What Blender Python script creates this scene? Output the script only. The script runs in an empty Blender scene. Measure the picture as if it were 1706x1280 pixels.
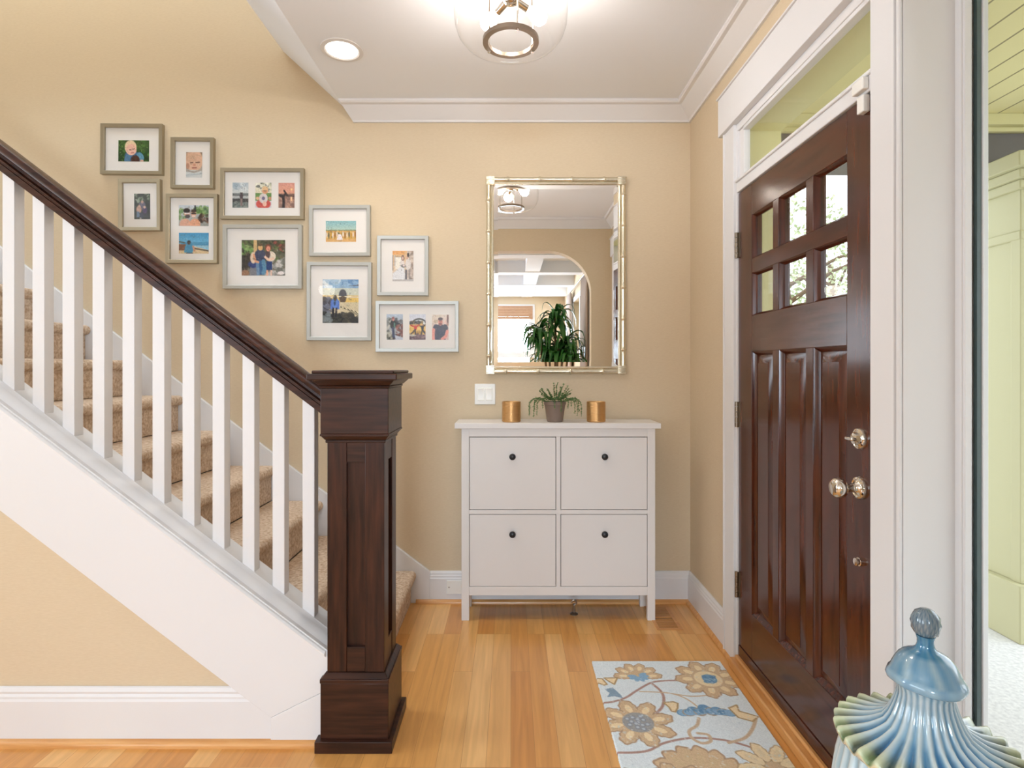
import bpy, bmesh, math, random
import numpy as np
from mathutils import Vector
random.seed(7)
C = bpy.context.scene
COL = C.collection
PI = math.pi

# ------------------------------------------------------------------ camera, world, lights, exposure
CZ, F, VX, VY = 1.32, 930.0, 851.0, 612.0
cam = bpy.data.cameras.new('camera'); camo = bpy.data.objects.new('camera', cam); COL.objects.link(camo)
camo.location = (0, 0, CZ); camo.rotation_euler = (PI/2, 0, 0)
cam.sensor_fit = 'HORIZONTAL'; cam.sensor_width = 36; cam.lens = F/1706*36
cam.shift_x = (853-VX)/1706; cam.shift_y = (VY-640)/1706; cam.clip_start = .02
C.camera = camo

w = bpy.data.worlds.new('sky'); C.world = w; w.use_nodes = True
wn = w.node_tree.nodes
wn['Background'].inputs['Color'].default_value = (.86, .93, 1, 1)
wn['Background'].inputs['Strength'].default_value = 2.7

def light(name, kind, loc, rot, power, color=(1, 1, 1), **kw):
    l = bpy.data.lights.new(name, kind); l.energy = power; l.color = color
    for k, v in kw.items(): setattr(l, k, v)
    o = bpy.data.objects.new(name, l); COL.objects.link(o); o.location = loc; o.rotation_euler = rot
    return o
# daylight arriving through the living room windows (rear, and an unseen left one), then two added fill lamps
light('rear_window_daylight', 'AREA', (-.29, -4.33, 1.95), (-math.radians(100), 0, PI), 250, (.66, .83, 1), shape='RECTANGLE', size=1.28, size_y=1.1)
light('left_window_daylight', 'AREA', (-3.52, -1.9, 1.55), (0, -math.radians(112), 0), 34, (.66, .83, 1), shape='RECTANGLE', size=1.7, size_y=3.0)
light('added_landing_fill', 'AREA', (-2.9, 2.5, 5.3), (0, 0, 0), 70, (.72, .86, 1), shape='RECTANGLE', size=2.6, size_y=1.0)  # added lamp under the stairwell ceiling, brightens the upper wall and carpet
light('added_hall_fill', 'AREA', (-4.56, 1.28, 1.5), (0, -math.radians(126), 0), 65, (.68, .84, 1), shape='RECTANGLE', size=1.5, size_y=.9)  # added lamp in an unseen wall opening, tilted up to brighten the ceiling
C.view_settings.view_transform = 'Standard'; C.view_settings.look = 'None'
C.view_settings.exposure = 0.14; C.view_settings.gamma = 1.0
C.view_settings.use_curve_mapping = False

# ------------------------------------------------------------------ helpers
def lin(c): return c/12.92 if c <= .04045 else ((c+.055)/1.055)**2.4
def rgb(r, g, b): return (lin(r/255), lin(g/255), lin(b/255), 1)
def W(px, py, Y):                       # a point of the photograph carried to depth Y
    return ((px-VX)*Y/F, Y, CZ-(py-VY)*Y/F)

class MB:
    def __init__(s): s.v = []; s.f = []
    def add(s, v, f):
        n = len(s.v); s.v += [tuple(p) for p in v]; s.f += [tuple(i+n for i in q) for q in f]; return s
    def box(s, x0, x1, y0, y1, z0, z1):
        v = [(x, y, z) for x in (x0, x1) for y in (y0, y1) for z in (z0, z1)]
        return s.add(v, [(0,1,3,2),(4,6,7,5),(0,4,5,1),(2,3,7,6),(0,2,6,4),(1,5,7,3)])
    def prism(s, pts, ax, a, b):
        def mk(p, t): return {'x': (t, p[0], p[1]), 'y': (p[0], t, p[1]), 'z': (p[0], p[1], t)}[ax]
        n = len(pts)
        v = [mk(p, a) for p in pts]+[mk(p, b) for p in pts]
        f = [tuple(range(n))[::-1], tuple(range(n, 2*n))]+[(i, (i+1) % n, n+(i+1) % n, n+i) for i in range(n)]
        return s.add(v, f)
    def rings(s, rings, closed_u=True, caps=(True, True), closed_v=False):
        n = len(rings[0]); m = len(rings); v = [p for r in rings for p in r]; f = []
        for j in range(m if closed_v else m-1):
            for i in range(n if closed_u else n-1):
                a = j*n+i; b = j*n+(i+1) % n; c = ((j+1) % m)*n+(i+1) % n; d = ((j+1) % m)*n+i
                f.append((a, b, c, d))
        if caps[0]: f.append(tuple(range(n))[::-1])
        if caps[1]: f.append(tuple(range((m-1)*n, m*n)))
        return s.add(v, f)
    def lathe(s, prof, c=(0, 0, 0), seg=32, caps=(True, True), axis='z', fn=None):
        R = []
        for k, (r, h) in enumerate(prof):
            ring = []
            for i in range(seg):
                a = 2*PI*i/seg; rr = max(r, 1e-5); hh = h
                if fn: rr, hh, a = fn(rr, hh, a)
                x, y = rr*math.cos(a), rr*math.sin(a)
                p = {'z': (x, y, hh), 'x': (hh, x, y), 'y': (x, hh, y)}[axis]
                ring.append((c[0]+p[0], c[1]+p[1], c[2]+p[2]))
            R.append(ring)
        return s.rings(R, True, caps)
    def tube(s, path, r, seg=8, caps=(True, True)):
        P = [Vector(p) for p in path]; R = []
        rad = r if isinstance(r, (list, tuple)) else [r]*len(P)
        up = None
        for i, p in enumerate(P):
            t = (P[min(i+1, len(P)-1)]-P[max(i-1, 0)]).normalized()
            if up is None: up = Vector((0, 0, 1)) if abs(t.z) < .9 else Vector((1, 0, 0))
            n1 = t.cross(up); n1 = n1.normalized() if n1.length > 1e-6 else t.orthogonal().normalized()
            n2 = n1.cross(t).normalized(); up = n2
            R.append([tuple(p+rad[i]*(math.cos(2*PI*k/seg)*n1+math.sin(2*PI*k/seg)*n2)) for k in range(seg)])
        return s.rings(R, True, caps)
    def sweep(s, prof, path, side):     # prof (distance from wall, z), path on the floor plan, side +1: room on the left
        P = [Vector(p) for p in path]; R = []
        for i, p in enumerate(P):
            d0 = (P[i]-P[i-1]).normalized() if i else (P[1]-P[0]).normalized()
            d1 = (P[i+1]-P[i]).normalized() if i < len(P)-1 else d0
            n0 = Vector((-d0.y, d0.x))*side; n1 = Vector((-d1.y, d1.x))*side
            m = (n0+n1); m = m/(m.dot(n0)) if m.length > 1e-6 else n0
            R.append([(p.x+m.x*d, p.y+m.y*d, z) for d, z in prof])
        return s.rings(R)
    def slope(s, prof, xa, xb, zf):     # prof (y, dz) carried along the pitch line z = zf(x)
        return s.rings([[(x, y, zf(x)+dz) for y, dz in prof] for x in (xa, xb)])
    def build(s, name, m, root=None, bevel=0, segs=2, origin=None, smooth=True, ang=35):
        off = Vector(OFF[root.name]) if root is not None else Vector(origin or (0, 0, 0))
        me = bpy.data.meshes.new(name)
        me.from_pydata([tuple(Vector(p)-off) for p in s.v], [], s.f)
        bm = bmesh.new(); bm.from_mesh(me); bmesh.ops.recalc_face_normals(bm, faces=bm.faces); bm.to_mesh(me); bm.free()
        me.materials.append(m)
        if smooth:
            me.polygons.foreach_set('use_smooth', [True]*len(me.polygons)); me.set_sharp_from_angle(angle=math.radians(ang))
        o = bpy.data.objects.new(name, me); COL.objects.link(o)
        if root is not None: o.parent = root
        else: o.location = off
        OFF[o.name] = tuple(off)
        if bevel:
            b = o.modifiers.new('bevel', 'BEVEL'); b.width = bevel; b.segments = segs; b.limit_method = 'ANGLE'; b.angle_limit = math.radians(40)
        return o
OFF = {}
def tag(o, label=None, cat=None, group=None, kind=None):
    if label: o['label'] = label
    if cat: o['category'] = cat
    if group: o['group'] = group
    if kind: o['kind'] = kind
    return o
def thing(name, label, cat, loc, group=None, kind=None):
    o = bpy.data.objects.new(name, None); COL.objects.link(o); o.location = loc; o.empty_display_size = .05
    OFF[o.name] = tuple(loc)
    return tag(o, label, cat, group, kind)
def struct(o, label=None, cat=None): return tag(o, label, cat, None, 'structure')
def dup_tree(o, parent=None):
    c = o.copy(); COL.objects.link(c)
    if parent is not None: c.parent = parent
    OFF[c.name] = OFF[o.name]
    for ch in list(o.children): dup_tree(ch, c)
    return c

# ------------------------------------------------------------------ materials
def mat(name, col, rough=.5, metal=0, spec=.5, coat=0, bump=None, vary=None, emit=None):
    m = bpy.data.materials.new(name); m.use_nodes = True
    nt = m.node_tree; b = nt.nodes['Principled BSDF']
    b.inputs['Base Color'].default_value = col; b.inputs['Roughness'].default_value = rough
    b.inputs['Metallic'].default_value = metal; b.inputs['Specular IOR Level'].default_value = spec
    b.inputs['Coat Weight'].default_value = coat; b.inputs['Coat Roughness'].default_value = .12
    if emit: b.inputs['Emission Color'].default_value = emit[0]; b.inputs['Emission Strength'].default_value = emit[1]
    if vary or bump:
        tc = nt.nodes.new('ShaderNodeTexCoord')
    if vary:    # (scale, second colour, xyz stretch)
        mp = nt.nodes.new('ShaderNodeMapping'); mp.inputs['Scale'].default_value = vary[2]
        n = nt.nodes.new('ShaderNodeTexNoise'); n.inputs['Scale'].default_value = vary[0]; n.inputs['Detail'].default_value = 6
        r = nt.nodes.new('ShaderNodeValToRGB'); r.color_ramp.elements[0].position = .32; r.color_ramp.elements[1].position = .68
        r.color_ramp.elements[0].color = col; r.color_ramp.elements[1].color = vary[1]
        nt.links.new(tc.outputs['Object'], mp.inputs['Vector']); nt.links.new(mp.outputs['Vector'], n.inputs['Vector'])
        nt.links.new(n.outputs['Fac'], r.inputs['Fac']); nt.links.new(r.outputs['Color'], b.inputs['Base Color'])
    if bump:    # (scale, strength, distance)
        n = nt.nodes.new('ShaderNodeTexNoise'); n.inputs['Scale'].default_value = bump[0]; n.inputs['Detail'].default_value = 3
        bp = nt.nodes.new('ShaderNodeBump'); bp.inputs['Strength'].default_value = bump[1]; bp.inputs['Distance'].default_value = bump[2]
        nt.links.new(tc.outputs['Object'], n.inputs['Vector']); nt.links.new(n.outputs['Fac'], bp.inputs['Height'])
        nt.links.new(bp.outputs['Normal'], b.inputs['Normal'])
    return m
def thin_glass(name, tint=(1, 1, 1, 1), k=1.0):
    m = bpy.data.materials.new(name); m.use_nodes = True; nt = m.node_tree; nt.nodes.clear()
    o = nt.nodes.new('ShaderNodeOutputMaterial'); mx = nt.nodes.new('ShaderNodeMixShader')
    t = nt.nodes.new('ShaderNodeBsdfTransparent'); t.inputs['Color'].default_value = tint
    g = nt.nodes.new('ShaderNodeBsdfGlossy'); g.inputs['Roughness'].default_value = .0
    lw = nt.nodes.new('ShaderNodeLayerWeight'); lw.inputs['Blend'].default_value = .5      # Schlick reflectance, same from both sides
    pw = nt.nodes.new('ShaderNodeMath'); pw.operation = 'POWER'; pw.inputs[1].default_value = 5
    mu = nt.nodes.new('ShaderNodeMath'); mu.operation = 'MULTIPLY_ADD'; mu.inputs[1].default_value = .9*k; mu.inputs[2].default_value = .022*k; mu.use_clamp = True
    nt.links.new(lw.outputs['Facing'], pw.inputs[0]); nt.links.new(pw.outputs[0], mu.inputs[0]); nt.links.new(mu.outputs[0], mx.inputs[0])
    nt.links.new(t.outputs[0], mx.inputs[1]); nt.links.new(g.outputs[0], mx.inputs[2]); nt.links.new(mx.outputs[0], o.inputs[0])
    return m
def vcol(name, rough=.5, coat=0, bump=None, spec=.5):
    m = mat(name, (1, 1, 1, 1), rough, spec=spec, coat=coat, bump=bump); nt = m.node_tree
    a = nt.nodes.new('ShaderNodeVertexColor'); a.layer_name = 'paint'
    nt.links.new(a.outputs['Color'], nt.nodes['Principled BSDF'].inputs['Base Color'])
    return m
def wood(name, c1, c2, axis='z', rough=.28, coat=.5, scale=9, spec=.5):
    st = {'x': (.6, 7, 7), 'y': (7, .6, 7), 'z': (7, 7, .6)}[axis]
    return mat(name, c1, rough, coat=coat, spec=spec, vary=(scale, c2, st))

M = {}
M['wall'] = mat('wall_paint_tan', rgb(212, 191.5, 161), .85, spec=.2, vary=(55, rgb(217, 197.5, 168), (1, 1, 7)), bump=(260, .08, .002))
M['white'] = mat('trim_paint_white', rgb(227, 224, 223), .38, spec=.4)
M['ceil'] = mat('ceiling_paint', rgb(241, 243, 248), .9, spec=.15)
M['carpet'] = mat('beige_carpet', rgb(190, 159, 131), 1, spec=.05, vary=(75, rgb(232, 212, 190), (1, 1, 1)), bump=(300, .5, .006))
M['newel'] = wood('dark_stained_wood', rgb(34, 17, 11), rgb(70, 37, 23), 'z', .36, .04, spec=.3)
M['newel_x'] = wood('dark_stained_wood_cross', rgb(38, 20, 13), rgb(70, 39, 26), 'x', .36, .04, spec=.3)
M['door'] = wood('mahogany_upright', rgb(50, 18, 8), rgb(86, 37, 16), 'z', .2, .25, spec=.4)
M['door_y'] = wood('mahogany_cross', rgb(50, 19, 9), rgb(84, 37, 17), 'y', .2, .25, spec=.4)
M['cab'] = mat('cabinet_lacquer', rgb(234, 228, 223), .4, spec=.4)
M['dark'] = mat('painted_void_shade', rgb(40, 36, 34), .8)
M['knob'] = mat('black_knob', rgb(38, 40, 44), .35)
M['chrome'] = mat('polished_nickel', rgb(225, 220, 212), .08, metal=1)
M['hinge'] = mat('brushed_nickel', rgb(150, 138, 122), .3, metal=1)
M['gold'] = mat('brushed_copper_gold', rgb(214, 170, 116), .34, metal=.85)
M['champagne'] = mat('champagne_leaf', rgb(224, 214, 190), .26, metal=.85, bump=(60, .25, .003))
M['pewter'] = mat('pewter_frame', rgb(168, 156, 132), .33, metal=.55)
M['silver'] = mat('silver_frame', rgb(182, 180, 172), .4, metal=.45)
M['mat'] = mat('mat_board', rgb(236, 230, 224), .8, spec=.2)
M['mirror'] = mat('mirror_silvering', (.93, .93, .92, 1), .0, metal=1)
M['glass'] = thin_glass('clear_glass'); M['picglass'] = thin_glass('picture_glass', k=.8)
M['shade'] = thin_glass('lamp_glass', (.99, .985, .98, 1), .8)
M['plate'] = mat('switch_plastic', rgb(238, 234, 226), .35)
M['pot'] = mat('taupe_pot', rgb(134, 114, 100), .6)
M['soil'] = mat('soil', rgb(50, 38, 28), .95)
M['leaf'] = mat('small_leaf', rgb(86, 122, 62), .5, vary=(40, rgb(120, 146, 92), (1, 1, 1)))
M['dleaf'] = mat('glossy_leaf', rgb(30, 84, 34), .3, vary=(9, rgb(64, 128, 52), (1, 1, 1)))
M['bark'] = mat('bark', rgb(110, 90, 66), .9)
M['bulb'] = mat('lit_bulb', (1, 1, 1, 1), .4, emit=((1, .90, .78, 1), 14))
M['can'] = mat('lit_diffuser', (1, 1, 1, 1), .4, emit=((1, .94, .85, 1), 7))
M['bronze'] = mat('satin_nickel_ring', rgb(150, 136, 122), .3, metal=.8)
M['cream'] = mat('porch_cream_paint', rgb(222, 216, 160), .6)
M['creamg'] = mat('porch_green_cream_paint', rgb(190, 187, 146), .6)
M['gray'] = mat('gray_siding', rgb(98, 94, 92), .7)
M['concrete'] = mat('porch_concrete', rgb(196, 196, 196), .9, vary=(60, rgb(226, 226, 224), (1, 1, 1)))
M['grass'] = mat('lawn', rgb(130, 132, 112), .95, vary=(5, rgb(156, 154, 134), (1, 1, 1)))
M['tleaf'] = mat('tree_leaf', rgb(150, 170, 116), .6, vary=(2, rgb(214, 218, 184), (1, 1, 1)))
M['curtain'] = mat('linen_curtain', rgb(206, 190, 180), .9)
M['blind'] = mat('woven_wood_blind', rgb(150, 112, 84), .8, vary=(30, rgb(178, 138, 104), (1, 1, 14)))
M['oak'] = wood('oak_trim', rgb(204, 140, 76), rgb(222, 164, 100), 'y', .35, .3)
M['oak_x'] = wood('oak_trim_cross', rgb(204, 140, 76), rgb(222, 164, 100), 'x', .35, .3)
M['vent'] = wood('oak_vent', rgb(196, 130, 68), rgb(214, 152, 88), 'x', .4, .2)
M['gasket'] = mat('dark_spacer', rgb(74, 92, 92), .4)
M['photo'] = vcol('photo_paper', .35)
M['rug'] = vcol('wool_rug', 1, bump=(420, .5, .003), spec=.05)
M['glaze'] = vcol('ceramic_glaze', .1, coat=.8)
def floor_mat():
    m = mat('oak_floor', rgb(214, 158, 96), .28, coat=.15); nt = m.node_tree; N = nt.nodes; L = nt.links
    tc = N.new('ShaderNodeTexCoord'); sx = N.new('ShaderNodeSeparateXYZ'); cb = N.new('ShaderNodeCombineXYZ')
    L.new(tc.outputs['Object'], sx.inputs[0]); L.new(sx.outputs['Y'], cb.inputs['X']); L.new(sx.outputs['X'], cb.inputs['Y'])
    bk = N.new('ShaderNodeTexBrick'); L.new(cb.outputs[0], bk.inputs['Vector'])
    bk.inputs['Scale'].default_value = 1; bk.inputs['Brick Width'].default_value = .92; bk.inputs['Row Height'].default_value = .083
    bk.inputs['Mortar Size'].default_value = .0007; bk.inputs['Mortar Smooth'].default_value = .3; bk.offset = .37; bk.offset_frequency = 3
    bk.inputs['Color1'].default_value = (0, 0, 0, 1); bk.inputs['Color2'].default_value = (1, 1, 1, 1); bk.inputs['Mortar'].default_value = (.3, .3, .3, 1)
    n4 = N.new('ShaderNodeTexNoise'); n4.noise_dimensions = '4D'; n4.inputs['Scale'].default_value = 1; n4.inputs['Detail'].default_value = 7; n4.inputs['Distortion'].default_value = 1.1
    mp = N.new('ShaderNodeMapping'); mp.inputs['Scale'].default_value = (34, 2.2, 1); L.new(tc.outputs['Object'], mp.inputs[0]); L.new(mp.outputs[0], n4.inputs['Vector'])
    mw = N.new('ShaderNodeMath'); mw.operation = 'MULTIPLY'; mw.inputs[1].default_value = 37; L.new(bk.outputs['Color'], mw.inputs[0]); L.new(mw.outputs[0], n4.inputs['W'])
    r1 = N.new('ShaderNodeValToRGB'); e = r1.color_ramp.elements
    e[0].color = rgb(212, 146, 76); e[1].color = rgb(238, 188, 122); x = r1.color_ramp.elements.new(.5); x.color = rgb(226, 166, 94)
    L.new(bk.outputs['Color'], r1.inputs[0])
    r2 = N.new('ShaderNodeValToRGB'); r2.color_ramp.elements[0].position = .3; r2.color_ramp.elements[1].position = .7
    r2.color_ramp.elements[0].color = (.80, .76, .70, 1); r2.color_ramp.elements[1].color = (1.06, 1.05, 1.04, 1); L.new(n4.outputs['Fac'], r2.inputs[0])
    mx = N.new('ShaderNodeMix'); mx.data_type = 'RGBA'; mx.blend_type = 'MULTIPLY'; mx.inputs['Factor'].default_value = .9
    L.new(r1.outputs[0], mx.inputs['A']); L.new(r2.outputs[0], mx.inputs['B'])
    m2 = N.new('ShaderNodeMix'); m2.data_type = 'RGBA'; m2.inputs['B'].default_value = rgb(150, 100, 54)
    ms = N.new('ShaderNodeMath'); ms.operation = 'MULTIPLY'; ms.inputs[1].default_value = .6
    L.new(bk.outputs['Fac'], ms.inputs[0]); L.new(ms.outputs[0], m2.inputs['Factor']); L.new(mx.outputs['Result'], m2.inputs['A'])
    L.new(m2.outputs['Result'], N['Principled BSDF'].inputs['Base Color'])
    return m
M['floor'] = floor_mat()
def boards_mat():                       # porch ceiling boards running along the house
    m = mat('porch_ceiling_boards', rgb(240, 232, 176), .6); nt = m.node_tree; N = nt.nodes; L = nt.links
    tc = N.new('ShaderNodeTexCoord'); sx = N.new('ShaderNodeSeparateXYZ'); L.new(tc.outputs['Object'], sx.inputs[0])
    d = N.new('ShaderNodeMath'); d.operation = 'DIVIDE'; d.inputs[1].default_value = .135; L.new(sx.outputs['X'], d.inputs[0])
    f = N.new('ShaderNodeMath'); f.operation = 'FRACT'; L.new(d.outputs[0], f.inputs[0])
    c = N.new('ShaderNodeMath'); c.operation = 'LESS_THAN'; c.inputs[1].default_value = .07; L.new(f.outputs[0], c.inputs[0])
    mx = N.new('ShaderNodeMix'); mx.data_type = 'RGBA'; mx.inputs['A'].default_value = rgb(240, 232, 176); mx.inputs['B'].default_value = rgb(150, 140, 96)
    L.new(c.outputs[0], mx.inputs['Factor']); L.new(mx.outputs['Result'], N['Principled BSDF'].inputs['Base Color'])
    return m
M['boards'] = boards_mat()

# ------------------------------------------------------------------ room shell
XR, YB, ZC = 1.01, 3.142, 2.787
X2 = 1.19                                # outer face of the house wall
S = .757                                 # stair pitch
struct(MB().box(-4.5, X2, -4.4, 3.26, -.1, 0).build('floor', M['floor']))
cl = MB().box(-.944, X2, .58, 3.26, ZC, ZC+.2); cl.box(-4.5, -.944, .58, 1.95, ZC, ZC+.2)
struct(cl.build('ceiling', M['ceil']))
struct(MB().box(-4.5, X2, YB, 3.26, 0, 5.5).build('wall_back', M['wall']))
wr = MB().box(XR, X2, 2.475, YB, 0, ZC); wr.box(XR, X2, .93, 2.475, 2.393, ZC); wr.box(XR, X2, -.9, .93, 0, ZC)
wr.box(XR, X2, -2.7, -.9, 0, .8); wr.box(XR, X2, -2.7, -.9, 2.35, ZC); wr.box(XR, X2, -4.4, -2.7, 0, ZC)
struct(wr.build('wall_right', M['wall'], smooth=False))
wl = MB().box(-4.62, -4.5, 1.75, 3.26, 0, 5.5); wl.box(-4.62, -4.5, .58, .8, 0, 5.5); wl.box(-4.62, -4.5, .8, 1.75, 0, .75); wl.box(-4.62, -4.5, .8, 1.75, 2.25, 5.5)  # opening left for the added hall lamp
struct(wl.build('wall_left', M['wall'], smooth=False))
# stairwell above the foyer ceiling
struct(MB().prism([(-.944, ZC), (-1.28, 3.097), (-1.28, 5.5), (-.944, 5.5)], 'y', 1.95, YB).build('wall_upper', M['ceil'], smooth=False))
struct(MB().box(-4.5, -1.28, 1.85, 1.95, ZC, 5.5).build('wall_landing', M['wall']))
struct(MB().box(-4.5, -.944, 1.85, 3.26, 5.5, 5.6).build('ceiling.001', M['ceil']))
# arched wall between foyer and living room
AX0, AX1, AZ, AR = -2.4, .8, 2.475, .42
arc = [(AX0, 0), (AX0, AZ-AR)]+[(AX0+AR-AR*math.cos(t), AZ-AR+AR*math.sin(t)) for t in [PI/2*k/12 for k in range(1, 13)]]
arc += [(AX1-AR+AR*math.sin(t), AZ-AR+AR*math.cos(t)) for t in [PI/2*k/12 for k in range(0, 13)]]+[(AX1, 0)]
aw = MB()
pts = arc; top = 2.787
for i in range(len(pts)-1):
    (x0, z0), (x1, z1) = pts[i], pts[i+1]
    if x1 > x0+1e-6: aw.prism([(x0, z0), (x1, z1), (x1, top), (x0, top)], 'y', .58, .70)
aw.box(-4.5, AX0, .58, .70, 0, top); aw.box(AX1, XR, .58, .70, 0, top)
struct(aw.build('wall_arch', M['wall'], smooth=False))
# living room shell
lw = MB().box(-3.6, -3.45, -4.4, .58, 0, .7); lw.box(-3.6, -3.45, -4.4, .58, 2.4, ZC); lw.box(-3.6, -3.45, -4.4, -3.4, .7, 2.4); lw.box(-3.6, -3.45, -.4, .58, .7, 2.4)
struct(lw.build('wall_living', M['wall'], smooth=False))
rw = MB().box(-3.6, XR, -4.4, -4.25, 0, 1.62); rw.box(-3.6, XR, -4.4, -4.25, 2.42, ZC); rw.box(-3.6, -.95, -4.4, -4.25, 1.62, 2.42); rw.box(.37, XR, -4.4, -4.25, 1.62, 2.42)
struct(rw.build('wall_rear', M['wall'], smooth=False))
lc = MB().box(-3.6, X2, -4.4, .58, ZC, ZC+.1)
for y in (-.35, -1.55, -2.75, -3.95): lc.box(-3.45, XR, y-.1, y+.1, ZC-.16, ZC+.012)
for x in (-2.2, -.95, .3): lc.box(x-.1, x+.1, -4.25, .58, ZC-.15, ZC+.01)
struct(lc.build('ceiling.002', M['ceil'], smooth=False))

# mouldings
crown = [(0, 2.695), (.012, 2.695), (.016, 2.705), (.03, 2.718), (.05, 2.738), (.068, 2.757), (.075, 2.765), (.092, 2.768), (.098, 2.775), (.098, 2.787), (0, 2.787)]
cr = MB().sweep(crown, [(-.944, YB), (XR, YB), (XR, .70), (-4.4, .70)], -1)
for i in range(len(crown)): cr.v[i] = (cr.v[i][0]+(ZC-cr.v[i][2])*.66, cr.v[i][1], cr.v[i][2])   # angled end against the stairwell
struct(cr.build('trim_1', M['white'], ang=25))
base = [(0, .02), (.020, .02), (.020, .135), (.017, .142), (.017, .15), (.013, .157), (.013, .164), (.006, .175), (0, .175)]
shoe = [(0, 0), (.036, 0), (.036, .008), (.031, .017), (.022, .022), (0, .022)]
struct(MB().sweep(base, [(-.4527, YB), (XR, YB)], -1).build('baseboard_back', M['white'], ang=20))
struct(MB().sweep(base, [(XR, YB), (XR, 2.575)], -1).build('baseboard_right', M['white'], ang=20))
struct(MB().sweep(shoe, [(-.53, YB), (XR, YB), (XR, 2.475)], -1).build('trim_2', M['oak_x']))
zsk = lambda x: .1747+S*(-.4527-x)
struct(MB().prism([(-.4527, 0), (-.4527, .1747), (-.50, zsk(-.5)), (-4.4, zsk(-4.4)), (-4.4, 0)], 'y', 3.122, YB).build('trim_3', M['white'], bevel=.003))

# ------------------------------------------------------------------ stair side: knee wall, stringer, cap
z0 = lambda x: .4526+S*(-.763-x)         # top of the sloping cap
zb = lambda x: .0978+.765*(-.8365-x)     # underside of the white stringer
struct(MB().prism([(-4.5, 0), (-4.5, z0(-4.5)-.03), (-.62, z0(-.62)-.03), (-.62, 0)], 'y', 1.968, 2.10).build('wall_stair', M['wall']))
struct(MB().prism([(-4.5, zb(-4.5)), (-.8365, .0978), (-.62, .205), (-.62, z0(-.62)-.025), (-4.5, z0(-4.5)-.025)], 'y', 1.945, 1.9685).build('trim_4', M['white'], bevel=.0015))
struct(MB().prism([(-.8365, 0), (-.8365, .0972), (-.62, .2042), (-.62, 0)], 'y', 1.944, 1.9685).build('trim_5', M['white'], bevel=.0015))
capf = [(2.105, -.03), (2.105, 0), (2.0195, 0), (2.016, -.003), (2.0, -.005), (1.986, -.010), (1.973, -.017), (1.964, -.024), (1.959, -.027), (1.959, -.031), (1.95, -.029), (1.938, -.032), (1.932, -.039), (1.934, -.047), (1.945, -.053), (1.97, -.053)]
struct(MB().slope(capf, -4.5, -.645, z0).build('trim_6', M['white'], ang=30))
sb = [(d+.002, z) for d, z in [(0, .02), (.016, .02), (.016, .150), (.013, .158), (.013, .166), (.009, .174), (.011, .182), (.006, .194), (0, .197)]]
struct(MB().sweep(sb, [(-4.5, 1.968), (-.8375, 1.968)], -1).build('baseboard_stair', M['white'], ang=20))
struct(MB().sweep([(0, 0), (.040, 0), (.040, .009), (.034, .018), (.026, .022), (0, .022)], [(-4.5, 1.968), (-.668, 1.968)], -1).build('trim_7', M['oak_x']))

# carpeted stairs
st = thing('carpeted_staircase', 'beige carpeted staircase climbing left behind the white balusters', 'staircase', (-.55, 2.6, 0))
for k in range(1, 15):
    xn = -.528-.26*(k-1); zt = .182+.196*(k-1); zl = 0 if k == 1 else zt-.196
    pr = [(xn-.03, zl)]+[(xn-.03, zt-.055)]
    for t in range(9):
        a = -PI/2+PI*t/8; pr.append((xn-.026+.026*math.cos(a), zt-.027+.027*math.sin(a)))
    pr += [(xn-.288, zt), (xn-.288, zl)]
    y0 = 2.172 if k == 1 else 2.102
    MB().prism(pr, 'y', y0, 3.121).build('step', M['carpet'], st, bevel=.006)

# newel post
NX, NY = -.538, 2.036
nw = thing('newel_post', 'dark stained square newel post with panelled shaft at foot of stairs', 'newel post', (NX, NY, 0))
def sq(m, h, a, b, a2=None):
    a2 = a2 or h
    return m.rings([[(NX-r, NY-r, z), (NX+r, NY-r, z), (NX+r, NY+r, z), (NX-r, NY+r, z)] for r, z in ((h, a), (a2, b))])
m = MB(); sq(m, .1325, 0, .04); m.build('plinth', M['newel_x'], nw, bevel=.002)
m = MB(); sq(m, .117, .04, .232); m.build('base_block', M['newel_x'], nw, bevel=.002)
m = MB(); sq(m, .119, .232, .246); sq(m, .116, .246, .262, .103); m.build('base_moulding', M['newel_x'], nw, bevel=.002)
m = MB(); R, q = .099, .032
ins = .016
sq(m, R-ins, .262, 1.072)
for sx in (-1, 1):
    for sy in (-1, 1):
        x0, x1 = sorted((NX+sx*q, NX+sx*R)); y0, y1 = sorted((NY+sy*q, NY+sy*R)); m.box(x0, x1, y0, y1, .262, 1.072)
m.build('shaft', M['newel'], nw, bevel=.0015)
m = MB()
for (a, b) in ((.262, .347), (.989, 1.072)):
    for sgn in (-1, 1):
        y0, y1 = sorted((NY+sgn*(R-ins-.003), NY+sgn*(R-.002))); MB().box(NX-q+.0006, NX+q-.0006, y0, y1, a, b).build('panel_rail', M['newel_x'], nw, bevel=.001)
        x0, x1 = sorted((NX+sgn*(R-ins-.003), NX+sgn*(R-.002))); MB().box(x0, x1, NY-q+.0006, NY+q-.0006, a, b).build('panel_rail', M['newel_x'], nw, bevel=.001)
m = MB(); sq(m, .104, 1.058, 1.068); sq(m, .105, 1.068, 1.082, .116); sq(m, .119, 1.082, 1.09); m.build('neck_moulding', M['newel_x'], nw, bevel=.002)
m = MB(); sq(m, .117, 1.09, 1.248); m.build('head_block', M['newel_x'], nw, bevel=.002)
m = MB(); sq(m, .122, 1.248, 1.256); sq(m, .122, 1.256, 1.276, .142); sq(m, .153, 1.276, 1.298); sq(m, .140, 1.298, 1.309); m.build('cap', M['newel_x'], nw, bevel=.005, segs=3)

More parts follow.
